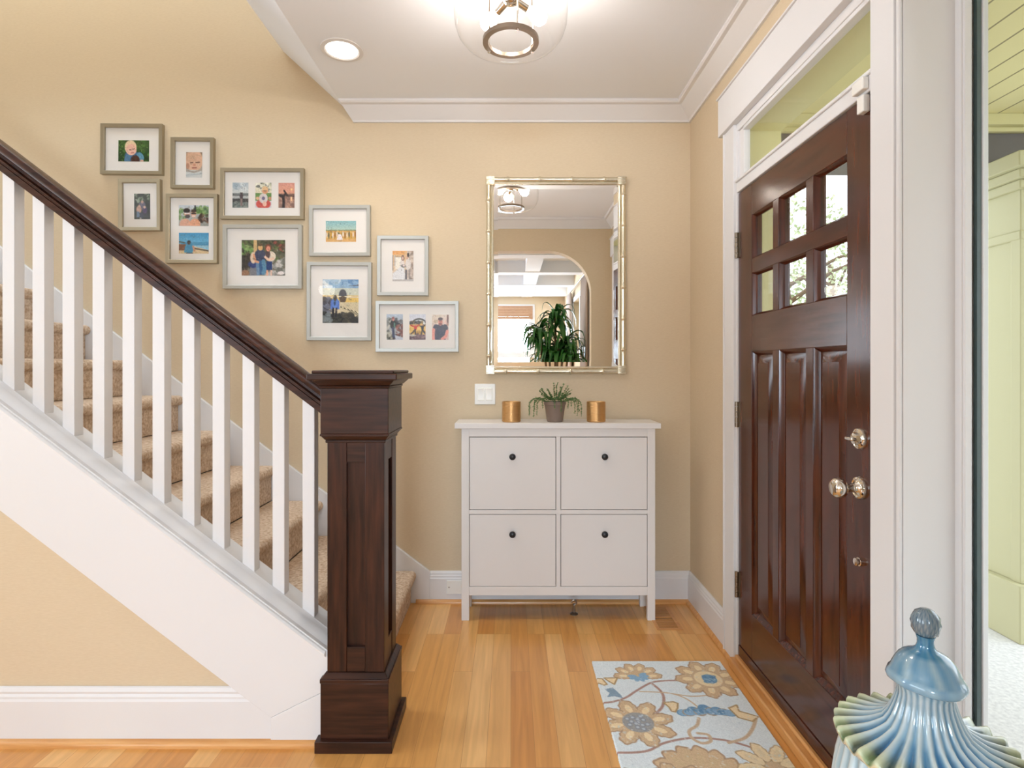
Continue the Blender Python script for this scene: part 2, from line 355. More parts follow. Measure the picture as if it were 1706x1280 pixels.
# handrail
zr = lambda x: 1.324+S*(-.909-x)
hp = [(2.008, 0), (2.008, .026), (2.013, .028), (2.013, .034), (2.0095, .036), (2.0095, .041), (2.024, .046), (2.026, .056), (2.014, .061), (2.004, .066), (2.001, .076), (2.002, .086), (2.007, .095), (2.017, .100), (2.04, .102)]
hp = hp+[(4.08-y, z) for y, z in hp[::-1][1:]]
tag(MB().slope(hp, -4.5, -.6555, zr).build('handrail', wood('dark_rail_wood', rgb(40, 21, 15), rgb(76, 43, 30), 'x', .32, .05, spec=.3), ang=28, origin=(-.65, 2.04, 1.1)), 'dark stained moulded handrail sloping down to the newel post', 'handrail')
# balusters
ordn = ['nearest the newel post', 'second from the newel post', 'third from the newel post', 'fourth from the newel post', 'fifth from the newel post', 'sixth from the newel post', 'seventh from the newel post', 'eighth from the newel post', 'ninth from the newel post', 'tenth from the newel post', 'eleventh from the newel post, leftmost whole one', 'twelfth from the newel post', 'thirteenth from the newel post']
for i in range(13):
    xl = -.754-.1086*i; b = .0432
    v = [(x, y, z) for x, y in ((xl, 2.02), (xl+b, 2.02), (xl+b, 2.02+b), (xl, 2.02+b)) for z in (z0(x), zr(x)-.0005)]
    m = MB().add(v, [(0,1,3,2),(2,3,5,4),(4,5,7,6),(6,7,1,0),(0,2,4,6),(1,7,5,3)])
    tag(m.build('baluster', M['white'], bevel=.0015, origin=(xl+b/2, 2.0416, z0(xl))), 'square white stair baluster, '+ordn[i], 'baluster', 'white balusters of the stair railing')

# ------------------------------------------------------------------ door unit
DY0, DY1, DB, DT = 1.54, 2.454, .058, 2.083
d = struct(thing('door_1', 'dark mahogany front door with six small panes above three tall panels', 'door', (1.02, 2.0, DB)))
DX, DX1 = 1.002, 1.046
LY = [(1.6645, 1.850), (1.897, 2.090), (2.137, 2.322)]       # pane columns
LZ = [(1.535, 1.712), (1.772, 1.955)]
PZ = (.292, 1.385)
dm = MB()
dm.box(DX, DX1, DY0, 1.6645, DB, DT); dm.box(DX, DX1, 2.322, DY1, DB, DT)
dm.build('stile', M['door'], d, bevel=.0015)
dm = MB()
for a, b in ((DB, PZ[0]), (PZ[1], LZ[0][0]), (LZ[1][1], DT)): dm.box(DX, DX1, 1.6645, 2.322, a, b)
dm.box(DX+.001, DX1, 1.6645, 2.322, LZ[0][1], LZ[1][0])
dm.build('rail', M['door_y'], d, bevel=.0015)
dm = MB()
for a, b in ((1.850, 1.897), (2.090, 2.137)):
    dm.box(DX, DX1, a, b, PZ[0], PZ[1]); dm.box(DX+.0005, DX1, a, b, LZ[0][0], LZ[0][1]); dm.box(DX+.0005, DX1, a, b, LZ[1][0], LZ[1][1])
dm.build('muntin', M['door'], d, bevel=.0015)
def sticking(m, y0, y1, za, zc, w, dx):  # sloping moulding round an opening
    o = [(y0, za), (y1, za), (y1, zc), (y0, zc)]; i = [(y0+w, za+w), (y1-w, za+w), (y1-w, zc-w), (y0+w, zc-w)]; h = .35*w
    k = [(y0+h, za+h), (y1-h, za+h), (y1-h, zc-h), (y0+h, zc-h)]
    m.rings([[(DX+.002, *p) for p in o], [(DX+.006, *p) for p in k], [(DX+dx, *p) for p in i]], True, (False, False))
for (a, b) in LY:
    for (c, e) in LZ:
        m = MB(); sticking(m, a, b, c, e, .011, .02); m.build('glazing_bead', M['door'], d)
        MB().box(DX+.019, DX+.024, a+.001, b-.001, c+.001, e-.001).build('glass_pane', M['glass'], d)
    m = MB(); sticking(m, a, b, PZ[0], PZ[1], .016, .017); m.build('panel_moulding', M['door'], d)
    m = MB(); y0, y1 = a+.012, b-.012; q = .03
    rr = lambda i, x: [(x, y0+i, PZ[0]+.012+i), (x, y1-i, PZ[0]+.012+i), (x, y1-i, PZ[1]-.012-i), (x, y0+i, PZ[1]-.012-i)]
    m.rings([rr(0, DX+.03), rr(0, DX+.0175), rr(.006, DX+.0175), rr(.036, DX+.006), rr(.0365, DX+.005)], True, (True, True))
    m.build('panel', M['door'], d)
MB().box(DX-.004, DX, DY0+.005, DY1-.005, DB, DB+.045).build('door_sweep', M['door_y'], d, bevel=.001)
def rose(m, y, z, r, xs):                # turned around the X axis
    m.lathe([(r*a, DX-x) for a, x in xs], (0, y, z), 28, axis='x')
m = MB(); rose(m, 1.60, 1.115, .031, [(1, 0), (1, .004), (.92, .009), (.8, .011), (.74, .009), (.6, .011), (.5, .02), (.32, .022), (0, .0225)])
db = m.build('deadbolt', M['chrome'], d)
MB().box(DX-.036, DX-.02, 1.582, 1.618, 1.110, 1.120).build('thumb_turn', M['chrome'], db, bevel=.003)
m = MB(); rose(m, 1.60, .974, .0325, [(1, 0), (1, .004), (.93, .009), (.8, .011), (.72, .009), (.55, .012), (.4, .02), (.34, .03), (.36, .038), (.55, .044), (.78, .05), (.9, .058), (.9, .066), (.8, .075), (.55, .081), (0, .083)])
m.build('door_knob', M['chrome'], d)
m = MB(); rose(m, 1.60, .762, .0125, [(1, 0), (1, .006), (.7, .008), (.7, .010), (.9, .011), (.85, .015), (0, .017)])
m.build('door_button', M['chrome'], d)  # small round button low on the door, not a peephole
for z in (1.856, 1.112, .364):
    m = MB()
    for k in range(5): m.lathe([(.0075, z-.057+.0228*k+.001), (.0075, z-.057+.0228*(k+1)-.001)], (DX-.008, DY1+.004, 0), 12)
    m.box(DX-.003, DX, DY1-.018, DY1+.003, z-.055, z+.055)
    m.build('hinge', M['hinge'], d)
# frame of door, transom and sidelight
struct(MB().box(.998, 1.034, DY1+.003, 2.475, 0, 2.393).build('trim_8', M['white']))
m = MB().box(1.0341, X2, DY1+.003, 2.475, 0, 2.393); m.box(1.0341, X2, 1.53, DY1+.003, 2.36, 2.393)
struct(m.build('trim_18', M['cream']))
m = MB().box(.994, X2, 1.53, 2.4575, 2.087, 2.147); m.box(.986, .996, 1.53, 2.4575, 2.13, 2.142)
struct(m.build('trim_9', M['white'], bevel=.003))
m = MB().box(.998, 1.034, 1.53, 2.4575, 2.36, 2.393); m.box(1.006, 1.034, 2.41, 2.4575, 2.147, 2.36); m.box(1.002, 1.034, 1.53, 2.41, 2.346, 2.361)
m.box(1.006, 1.034, 1.53, 1.55, 2.147, 2.36)
struct(m.build('trim_10', M['white'], bevel=.002))
tr = struct(tag(MB().box(1.020, 1.025, 1.54, 2.42, 2.147, 2.355).build('window_1', M['glass']), 'narrow transom window above the front door', 'window'))
m = MB().box(.985, XR, 2.470, 2.585, 0, 2.393); m.box(.981, .986, 2.573, 2.585, 0, 2.393)
struct(m.build('trim_11', M['white'], bevel=.002))
m = MB().box(.970, XR, .80, 2.615, 2.393, 2.573); m.box(.962, .972, .80, 2.618, 2.565, 2.573)
struct(m.build('trim_12', M['white'], bevel=.002))
# mullion between door and sidelight
m = MB().box(.985, X2, 1.437, 1.5305, .0, 2.393); m.box(.992, X2, 1.424, 1.44, 0, 2.393); m.lathe([(.006, 0), (.006, 2.393)], (.991, 1.424, 0), 10)
m.box(.997, X2, 1.418, 1.43, 0, 2.393)
struct(m.build('trim_13', M['white'], bevel=.0015))
m = MB().box(1.128, 1.156, 1.398, 1.42, .1, 2.36); m.box(1.132, 1.150, 1.392, 1.40, .1, 2.36); m.box(1.176, X2, 1.39, 1.42, .1, 2.36)
m.box(1.128, X2, .945, .965, .1, 2.36)
m.box(.998, X2, .93, 1.42, 2.36, 2.393); m.box(.985, X2, .93, 1.42, .0, .1)
struct(m.build('trim_14', M['white'], bevel=.002))
sl = struct(tag(MB().box(1.160, 1.164, .955, 1.40, .1, 2.36).build('window_2', M['glass']), 'tall sidelight window between front door and arched wall', 'window'))
MB().box(1.1645, 1.175, 1.394, 1.405, .1, 2.36).build('spacer_bar', M['gasket'], sl)
MB().box(1.1755, 1.179, .955, 1.40, .1, 2.36).build('outer_pane', M['glass'], sl)
struct(MB().box(.985, XR, .82, .9305, 0, 2.393).build('trim_15', M['white'], bevel=.002))
struct(MB().box(XR, X2, .925, .9305, 0, 2.393).build('trim_16', M['white']))
m = MB().box(.962, X2, .93, 2.472, 0, .040); m.box(.985, X2, 1.53, 2.46, .04, .056)
struct(m.build('trim_17', M['oak'], bevel=.006))
tag(MB().box(.976, .994, 1.548, 1.60, 2.094, 2.128).build('door_sensor', M['plate'], bevel=.003, origin=(.985, 1.57, 2.09)), 'small white alarm sensor on the bar above the door', 'sensor')
tag(MB().box(.982, 1.0022, 1.556, 1.586, 2.035, 2.083).build('sensor_magnet', M['plate'], bevel=.003, origin=(.99, 1.57, 2.035)), 'small white magnet block on the top corner of the door', 'sensor')

# ------------------------------------------------------------------ shoe cabinet
cb = thing('shoe_cabinet', 'white shoe cabinet with four tilting doors and black knobs under the mirror', 'cabinet', (.2475, 3.0, 0))
cx0, cx1, cy0, cy1 = -.257, .752, 2.906, 3.106
MB().box(-.291, .779, 2.892, 3.116, 1.001, 1.029).build('top', M['cab'], cb, bevel=.002)
m = MB()
for x0, x1 in ((cx0, cx0+.040), (cx1-.040, cx1)):
    m = MB(); m.box(x0, x1, cy0, cy0+.03, 0, 1.001); m.box(x0, x1, cy1-.03, cy1, 0, 1.001)
    xm0, xm1 = (x0, x0+.016) if x0 < 0 else (x1-.016, x1); m.box(xm0+.001, xm1-.001, cy0+.01, cy1-.01, .131, 1.001)
    m.build('side_frame', M['cab'], cb, bevel=.0015)
m = MB()
m.box(cx0+.04, cx1-.04, cy0+.001, cy0+.03, .958, 1.001); m.box(cx0+.04, cx1-.04, cy0+.001, cy0+.03, .131, .176)
m.box(cx0+.04, cx1-.04, cy0+.001, cy0+.03, .5545, .5755); m.box(.2365, .2585, cy0+.0015, cy0+.03, .176, .958)
m.build('front_frame', M['cab'], cb, bevel=.001)
MB().box(cx0+.04, cx1-.04, cy0+.05, cy1-.02, .14, .99).build('inner_shade_box', M['dark'], cb)  # solid dark box painted as the shaded inside, seen through the door gaps
for x0, x1, xk in ((cx0+.0425, .2335, .0085), (.2615, cx1-.0425, .4865)):
    for za, zc, zk in ((.5785, .9545, .856), (.1785, .5515, .454)):
        dd = MB().box(x0, x1, cy0+.003, cy0+.021, za, zc).build('drop_door', M['cab'], cb, bevel=.001)
        m = MB().lathe([(.008, cy0+.003), (.007, cy0-.008), (.0125, cy0-.013), (.0168, cy0-.019), (.0165, cy0-.025), (.011, cy0-.03), (0, cy0-.0315)], (xk, 0, zk), 20, axis='y')
        m.build('knob', M['knob'], dd)

# candle holders and plant on the cabinet
def candle(x, lab):
    t = thing('candle_holder', lab, 'candle holder', (x, 2.985, 1.029), 'ribbed gold candle holders')
    pr = [(.046, 1.029), (.049, 1.031)]
    for k in range(15):
        z = 1.034+k*.0068; pr += [(.0503, z), (.0503, z+.0038), (.0484, z+.0050), (.0484, z+.0060)]
    pr += [(.0502, 1.136), (.0485, 1.1365), (.0470, 1.134), (.0465, 1.04), (0, 1.04)]
    MB().lathe(pr, (x, 2.985, 0), 40).build('cup', M['gold'], t, ang=60)
    return t
candle(.003, 'ribbed gold candle holder left of the small plant, nearer the light switch'); candle(.456, 'ribbed gold candle holder right of the small plant')
pp = thing('potted_plant', 'small trailing green plant in a taupe pot on the white cabinet', 'plant', (.236, 2.985, 1.029))
MB().lathe([(.040, 1.029), (.042, 1.031), (.055, 1.120), (.0585, 1.121), (.0585, 1.137), (.055, 1.137), (.052, 1.12), (0, 1.12)], (.236, 2.985, 0), 32).build('pot', M['pot'], pp)
MB().lathe([(.0525, 1.118), (.05, 1.126), (0, 1.130)], (.236, 2.985, 0), 20).build('soil', M['soil'], pp)
def leafquad(m, p, dirv, up, L, wd):
    d1 = dirv.normalized(); s1 = d1.cross(up); s1 = s1.normalized() if s1.length > 1e-5 else d1.orthogonal().normalized(); n = s1.cross(d1)
    a = p; b = p+d1*L*.5+s1*wd+n*L*.08; c = p+d1*L; e = p+d1*L*.5-s1*wd+n*L*.08; k = p+d1*L*.5-n*L*.06
    m.add([a, b, c, e, k], [(0, 1, 4), (1, 2, 4), (2, 3, 4), (3, 0, 4)])
rs = random.Random(3)
stems = [(195, 'd', .11), (165, 'd', .12), (215, 'd', .12), (240, 'd', .07), (265, 'd', .07), (285, 'd', .09), (305, 'd', .06), (330, 'd', .11), (350, 'd', .12), (10, 'd', .1), (100, 'd', .06),
         (180, 'u', .05), (150, 'u', .06), (90, 'u', .085), (60, 'u', .07), (30, 'u', .075), (0, 'u', .05), (270, 'u', .095), (300, 'u', .085), (240, 'u', .06), (210, 'u', .065), (330, 'u', .06), (120, 'u', .03), (225, 'u', .03), (315, 'u', .035), (20, 'u', .03), (255, 'u', .045), (285, 'u', .04), (200, 'u', .03), (345, 'u', .035), (60, 'd', .08), (140, 'd', .09), (228, 'd', .11), (318, 'd', .1)]
for a, kind, L in stems:
    a = math.radians(a+rs.uniform(-8, 8)); d0 = Vector((math.cos(a), math.sin(a)*.62, 0)); p0 = Vector((.236, 2.985, 1.125))+d0*.03
    path = []
    for t in range(9):
        u = t/8
        if kind == 'd':
            p = p0+d0*(.03+.075*math.sin(min(u*1.5, 1)*PI/2)*(.6+L*4))+Vector((0, 0, .035*math.sin(u*PI*.75)-(L-.01)*max(0, u-.25)*1.25+.01))
            p.z = max(p.z, 1.034)
        else: p = p0+d0*.055*u*(1+rs.uniform(-.1, .1))+Vector((0, 0, .02+(L)*u))
        path.append(p)
    if kind == 'd': path[0] = p0
    m = MB().tube(path, .0011, 5)
    for t in range(1, 9):
        for q in range(9 if t < 5 else 5):
            s_ = path[t].lerp(path[t-1], rs.random())
            dv = Vector((rs.uniform(-1, 1), rs.uniform(-1, 1), rs.uniform(-.3, 1)))
            leafquad(m, s_, dv, Vector((rs.uniform(-.3, .3), rs.uniform(-.3, .3), 1)), rs.uniform(.006, .0105), rs.uniform(.0035, .0055))
    for i_, v_ in enumerate(m.v):
        if v_[2] < 1.0305: m.v[i_] = (v_[0], v_[1], 1.0305)
    m.build('trailing_stem', M['leaf'], pp, smooth=False)

# ------------------------------------------------------------------ mirror
mx0, mx1, mz0, mz1 = W(810, 0, 3.11)[0], W(1043, 0, 3.11)[0], W(0, 623, 3.11)[2], W(0, 294, 3.11)[2]
mr = thing('wall_mirror', 'rectangular mirror in a champagne bamboo style frame above the cabinet', 'mirror', ((mx0+mx1)/2, YB, mz0))
g = .040
def frm(i, y): return [(mx0+g+i, y, mz0+g+i), (mx1-g-i, y, mz0+g+i), (mx1-g-i, y, mz1-g-i), (mx0+g+i, y, mz1-g-i)]
MB().rings([frm(-.02, 3.139), frm(-.02, 3.128), frm(0, 3.128), frm(.026, 3.1262)], True, (True, True)).build('mirror_glass', M['mirror'], mr, smooth=False)
def bamboo(p, q, r, n, ph):
    P, Q = Vector(p), Vector(q); path, rad = [], []
    L = (Q-P).length; ks = [(k+ph)/n for k in range(n)]
    us = sorted(set([0, 1]+[min(max(k+dk, 0), 1) for k in ks for dk in (-.03, -.012, -.006, 0, .006, .012, .03)]+[k/24 for k in range(25)]))
    for u in us:
        e = min(abs(u-k) for k in ks)*L
        rad.append(r*(1+.22*math.exp(-(e/.004)**2)+.1*math.exp(-(e/.02)**2))); path.append(P.lerp(Q, u))
    return MB().tube(path, rad, 14)
y = 3.124; r = .0135
for (p, q, n, ph) in (((mx0+r, y, mz0+.03), (mx0+r, y, mz1-.03), 6, .4), ((mx1-r, y, mz0+.03), (mx1-r, y, mz1-.03), 6, .6), ((mx0+.03, y, mz0+r), (mx1-.03, y, mz0+r), 4, .45), ((mx0+.03, y, mz1-r), (mx1-.03, y, mz1-r), 4, .5)):
    bamboo(p, q, r, n, ph).build('bamboo_rail', M['champagne'], mr)
for (p, q) in (((mx0+.034, y, mz0+.03), (mx0+.034, y, mz1-.03)), ((mx1-.034, y, mz0+.03), (mx1-.034, y, mz1-.03)), ((mx0+.03, y, mz0+.034), (mx1-.03, y, mz0+.034)), ((mx0+.03, y, mz1-.034), (mx1-.03, y, mz1-.034))):
    MB().tube([p, q], .007, 10).build('inner_rail', M['champagne'], mr)
for cx in (mx0, mx1):
    for cz in (mz0, mz1):
        sx = 1 if cx == mx0 else -1; sz = 1 if cz == mz0 else -1; m = MB()
        a0, a1 = sorted((cx-.001*sx, cx+.046*sx)); b0, b1 = sorted((cz-.001*sz, cz+.046*sz))
        m.box(a0, a1, 3.108, YB, b0, b1)
        for k in range(5): m.tube([(a0-.001, 3.1085, b0+.006+k*.0085), (a1+.001, 3.1085, b0+.006+k*.0085)], .0035, 8)
        m.build('corner_binding', M['champagne'], mr, bevel=.003)

# ------------------------------------------------------------------ painter for photo prints and rug
class Cv:
    def __init__(s, w, h, top, bot=None, seed=1):
        s.w, s.h = w, h; s.r = np.random.RandomState(seed)
        s.U, s.V = np.meshgrid((np.arange(w)+.5)/w, (np.arange(h)+.5)/h)
        t = np.array(top, float); b = np.array(bot if bot is not None else top, float)
        s.a = t[None, None]*(1-s.V[..., None])+b[None, None]*s.V[..., None]
    def put(s, mk, c, al=1.0):
        mk = np.clip(mk, 0, 1)[..., None]*al; s.a = s.a*(1-mk)+np.array(c, float)*mk; return s
    def e(s, cx, cy, rx, ry, c, rot=0, al=1.0):
        a = math.radians(rot); x = s.U-cx; y = s.V-cy; k = s.w/s.h
        x2 = x*math.cos(a)+y/k*math.sin(a); y2 = (-x*math.sin(a)*k+y*math.cos(a))
        dd = np.sqrt((x2/rx)**2+(y2/ry)**2); return s.put((1-dd)*min(rx*s.w, ry*s.h)+.5, c, al)
    def b(s, x0, y0, x1, y1, c, al=1.0): return s.put(((s.U > x0) & (s.U < x1) & (s.V > y0) & (s.V < y1)).astype(float), c, al)
    def p(s, pts, c, al=1.0):
        ins = np.zeros(s.U.shape, bool); n = len(pts)
        for i in range(n):
            (x1, y1), (x2, y2) = pts[i], pts[(i+1) % n]
            if y1 != y2:
                cr = ((y1 > s.V) != (y2 > s.V)) & (s.U < (x2-x1)*(s.V-y1)/(y2-y1)+x1); ins ^= cr
        return s.put(ins.astype(float), c, al)
    def l(s, pts, wd, c, al=1.0):
        D = np.full(s.U.shape, 9.0); k = s.h/s.w
        for (x1, y1), (x2, y2) in zip(pts[:-1], pts[1:]):
            dx, dy = x2-x1, (y2-y1)*k; L = dx*dx+dy*dy+1e-12
            t = np.clip(((s.U-x1)*dx+(s.V-y1)*k*dy)/L, 0, 1)
            D = np.minimum(D, np.hypot(s.U-x1-t*dx, (s.V-y1)*k-t*dy))
        return s.put((wd-D)*s.w+.5, c, al)
    def blot(s, x0, y0, x1, y1, cols, n, sz, al=.8):
        for _ in range(n):
            r = sz*s.r.uniform(.4, 1.2); s.e(s.r.uniform(x0, x1), s.r.uniform(y0, y1), r, r*s.r.uniform(.4, 1.2), cols[s.r.randint(len(cols))], s.r.uniform(0, 180), al)
        return s
    def noise(s, k):
        s.blot(0, 0, 1, 1, [(30, 26, 24), (250, 246, 240), (120, 100, 84), (90, 100, 90)], 60, .022, .28); k *= 2.2; s.a = np.clip(s.a+s.r.normal(0, k, s.a.shape[:2])[..., None], 0, 255); return s
def painted_grid(cv, x0, x1, z0_, z1_, y, plane='wall', uvz=None):
    h, w_ = cv.a.shape[:2]; v = []
    for j in range(h):
        for i in range(w_):
            fx = x0+(x1-x0)*i/(w_-1); fz = z1_+(z0_-z1_)*j/(h-1)
            v.append((fx, y, fz) if plane == 'wall' else (fx, fz, y))
    f = [(j*w_+i, j*w_+i+1, (j+1)*w_+i+1, (j+1)*w_+i) for j in range(h-1) for i in range(w_-1)]
    return v, f
def set_paint(o, a):
    c = np.clip(a.reshape(-1, 3)/255., 0, 1); c = np.where(c <= .04045, c/12.92, ((c+.055)/1.055)**2.4)
    n = len(o.data.vertices); full = np.ones((n, 4), np.float32); full[:len(c), :3] = c[:n]
    at = o.data.color_attributes.new('paint', 'FLOAT_COLOR', 'POINT'); at.data.foreach_set('color', full.ravel())
SK = (226, 176, 150); SK2 = (196, 140, 112); BLK = (28, 26, 30)
def pic_boy():
    c = Cv(60, 40, (52, 92, 36), (34, 66, 24), 1).blot(0, 0, 1, 1, [(84, 128, 54), (40, 78, 30), (30, 56, 22), (110, 150, 70)], 130, .05)
    c.e(.5, .82, .3, .3, (66, 104, 138), 20).e(.3, .85, .09, .22, (84, 124, 156), 25).e(.72, .75, .09, .22, (96, 150, 176), -35).e(.55, .9, .14, .2, (72, 44, 34))
    c.e(.76, .96, .06, .06, SK); c.e(.4, .33, .19, .32, (232, 204, 166), 0); c.e(.42, .44, .17, .26, (236, 186, 166), -10); c.l([(.36, .45), (.42, .44)], .012, (90, 60, 60)); c.l([(.47, .43), (.52, .4)], .012, (90, 60, 60)); c.l([(.42, .6), (.5, .57)], .012, (180, 90, 90))
    return c.noise(4)
def pic_baby():
    c = Cv(30, 46, (150, 126, 104), (196, 190, 184), 2).e(.5, .34, .52, .42, (222, 180, 152)).e(.3, .2, .4, .2, (206, 166, 138), 0, .6)
    c.l([(.28, .42), (.42, .41)], .03, (96, 64, 52)).l([(.62, .41), (.82, .4)], .03, (96, 64, 52)).e(.52, .5, .09, .05, (206, 146, 122)).l([(.4, .62), (.64, .61)], .03, (150, 78, 74)).e(.12, .55, .1, .12, (190, 140, 116))
    c.b(0, .7, 1, 1, (206, 208, 206)).l([(0, .72), (.5, .78), (1, .68)], .05, (170, 158, 146)).l([(0, .9), (1, .84)], .03, (178, 186, 190)); return c.noise(3)
def pic_group():
    c = Cv(30, 46, (44, 56, 38), (26, 28, 24), 3).blot(0, 0, 1, .35, [(150, 160, 140), (30, 40, 26), (70, 90, 56)], 30, .09).blot(0, .3, 1, 1, [(24, 30, 22), (48, 54, 40)], 30, .12)
    c.e(.5, .45, .2, .14, (96, 88, 108)).e(.5, .33, .08, .055, (190, 150, 130)).e(.3, .62, .16, .14, (190, 150, 130)).e(.32, .5, .08, .055, (206, 166, 140)).e(.66, .64, .14, .14, (62, 42, 84)).e(.64, .53, .08, .05, (214, 180, 160))
    c.b(.16, .7, .34, .92, (96, 116, 140)).b(.36, .74, .56, .95, (36, 40, 60)).b(.58, .76, .82, .9, (30, 28, 40)).e(.4, .96, .06, .03, (200, 190, 180)); return c.noise(5)
def pic_couple():
    c = Cv(54, 38, (206, 214, 222), (150, 150, 140), 4).blot(.55, .1, 1, .5, [(92, 130, 66), (140, 170, 100), (60, 96, 44)], 60, .07).blot(0, .2, .25, .7, [(90, 130, 66), (140, 160, 100)], 30, .06).blot(.65, .45, 1, .85, [(90, 64, 50), (130, 96, 76), (60, 44, 36)], 40, .06).b(.52, 0, .57, .4, (60, 66, 70))
    c.e(.22, .92, .18, .28, (216, 160, 132)).e(.54, .92, .18, .28, (224, 158, 120)).e(.28, .38, .1, .19, (200, 148, 124)).e(.27, .27, .11, .12, (44, 34, 32)).e(.3, .54, .08, .09, (60, 42, 36)).e(.5, .42, .085, .18, (220, 170, 144)).e(.5, .28, .09, .08, (74, 56, 48))
    c.l([(.22, .4), (.35, .4)], .02, (240, 232, 230)).l([(.44, .4), (.56, .4)], .022, BLK).l([(.46, .52), (.54, .52)], .014, (250, 240, 236)); return c.noise(4)
def pic_beach():
    c = Cv(54, 38, (44, 140, 190), (150, 206, 226), 5).b(0, .46, 1, .72, (58, 140, 180)).b(0, .6, 1, .75, (140, 186, 206)).p([(0, .52), (.4, .62), (1, .82), (1, 1), (0, 1)], (214, 186, 142)).b(0, .55, .25, .85, (120, 74, 48)).l([(.4, .72), (1, .86)], .02, (60, 50, 44)).l([(0, .42), (.2, .48)], .02, (60, 70, 60))
    c.e(.36, .75, .14, .24, (52, 138, 176)).e(.34, .47, .055, .1, (70, 52, 46)).e(.34, .43, .055, .06, BLK).l([(.25, .65), (.22, .9)], .035, (58, 142, 180)).l([(.48, .65), (.52, .85)], .03, SK2).b(.24, .94, .48, 1, (40, 40, 60)); return c.noise(4)
def pic_sea():
    c = Cv(32, 46, (190, 200, 206), (226, 222, 208), 6).blot(0, 0, 1, .3, [(150, 168, 182), (220, 224, 224)], 24, .12, .5).b(0, .42, 1, .52, (128, 136, 136)).b(0, .52, 1, .66, (176, 180, 178)).b(0, .63, 1, .78, (52, 52, 50)).b(0, .78, 1, 1, (110, 122, 116)).blot(0, .75, 1, 1, [(80, 90, 86), (150, 156, 148)], 24, .1, .6).l([(0, .5), (1, .49)], .02, (40, 40, 40))
    c.e(.56, .55, .1, .12, (70, 56, 60)).e(.52, .42, .04, .03, (60, 44, 40)).e(.6, .42, .04, .03, (50, 36, 34)).b(.5, .62, .64, .92, (130, 108, 104)); return c.noise(5)
def pic_pumpkin():
    c = Cv(32, 46, (226, 224, 206), (240, 220, 180), 7).blot(0, 0, 1, .35, [(90, 96, 90), (250, 244, 230), (180, 180, 150)], 24, .07).b(0, .42, 1, .74, (104, 146, 76)).b(0, .72, 1, 1, (214, 208, 214)).e(.5, .84, .44, .2, (206, 76, 66))
    c.e(.5, .62, .26, .2, (216, 206, 204)).e(.5, .62, .1, .07, (110, 100, 130)).e(.16, .62, .12, .06, (228, 180, 140)).e(.9, .62, .1, .06, (200, 140, 110)).e(.6, .32, .18, .13, (222, 158, 116)).e(.6, .24, .18, .09, (226, 186, 136)).e(.58, .84, .12, .1, (236, 190, 170)).l([(.52, .33), (.68, .33)], .02, (120, 70, 56)); return c.noise(4)
def pic_sunset():
    c = Cv(32, 46, (214, 150, 134), (244, 178, 134), 8).b(0, .44, 1, .55, (132, 98, 86)).b(0, .54, 1, 1, (172, 132, 116)).blot(0, .55, 1, 1, [(130, 96, 84), (206, 160, 132), (104, 78, 70)], 40, .09, .6).e(.8, .27, .06, .045, (255, 214, 150)).b(.76, .55, .84, .72, (252, 206, 156)).l([(0, .5), (.3, .5)], .02, BLK).l([(.5, .52), (1, .54)], .03, (70, 44, 36))
    c.l([(.36, .32), (.48, .44), (.56, .52)], .05, (44, 30, 32)).l([(.42, .44), (.34, .56)], .05, (44, 30, 32)).l([(.15, .52), (.3, .56), (.34, .75), (.32, .98)], .08, (40, 28, 32)); return c.noise(4)
def pic_sofa():
    c = Cv(76, 62, (60, 66, 44), (128, 120, 106), 9).blot(0, 0, 1, .6, [(52, 66, 36), (92, 110, 60), (40, 44, 30), (104, 96, 70)], 110, .06).blot(0, .15, .25, .4, [(150, 176, 110), (110, 150, 80)], 26, .05).blot(.75, .08, 1, .35, [(150, 70, 60), (90, 60, 44)], 12, .05).blot(.6, .55, 1, 1, [(150, 150, 144), (200, 194, 190), (110, 112, 104)], 40, .08).blot(0, .4, .25, .8, [(36, 30, 26), (60, 50, 44)], 24, .07)
    c.b(.28, 0, .36, .4, (206, 172, 120)).e(.3, .88, .12, .22, (124, 124, 130)).e(.08, .92, .1, .08, (150, 110, 84)).e(.27, .68, .12, .1, (44, 62, 116)).e(.27, .5, .07, .16, (232, 206, 180)).e(.43, .46, .14, .2, (62, 70, 96)).b(.36, .58, .52, .96, (54, 96, 140)).l([(.5, .6), (.53, .8), (.5, .92)], .045, (92, 142, 172)).l([(.36, .62), (.38, .95)], .035, (110, 140, 170)).l([(.28, .42), (.32, .6), (.38, .62)], .025, (222, 160, 124))
    c.e(.43, .22, .055, .08, (220, 176, 120)).e(.43, .14, .055, .04, (92, 70, 44)).e(.66, .46, .12, .14, (226, 210, 190)).e(.6, .4, .055, .12, (84, 64, 66)).e(.61, .22, .07, .1, (120, 60, 40)).e(.61, .25, .045, .075, (232, 150, 124)).b(.56, .6, .7, .84, (36, 62, 112)).l([(.54, .48), (.62, .56), (.72, .52)], .025, (236, 196, 170)).b(.57, .84, .61, 1, (232, 170, 140)).b(.66, .84, .7, 1, (226, 190, 170)).e(.9, .92, .08, .05, (236, 226, 224)); return c.noise(4)
def pic_field():
    c = Cv(56, 38, (130, 182, 190), (240, 226, 186), 10).b(0, .42, 1, .5, (132, 150, 112)).b(0, .48, 1, .86, (214, 168, 76)).b(0, .84, 1, 1, (216, 168, 104)).blot(0, .5, 1, .8, [(240, 206, 96), (190, 130, 40), (120, 110, 60)], 40, .04)
    for k in range(15): c.e(.04+k*.066, .66+.03*math.sin(k*2.2), .022, .15, [(228, 216, 206), (70, 84, 90), (190, 142, 60), (236, 220, 214), (150, 100, 60)][k % 5]).e(.04+k*.066, .51+.02*math.sin(k*2.2), .014, .03, SK2)
    c.p([(.42, .62), (.5, .62), (.56, .9), (.36, .9)], (236, 226, 226)); return c.noise(4)
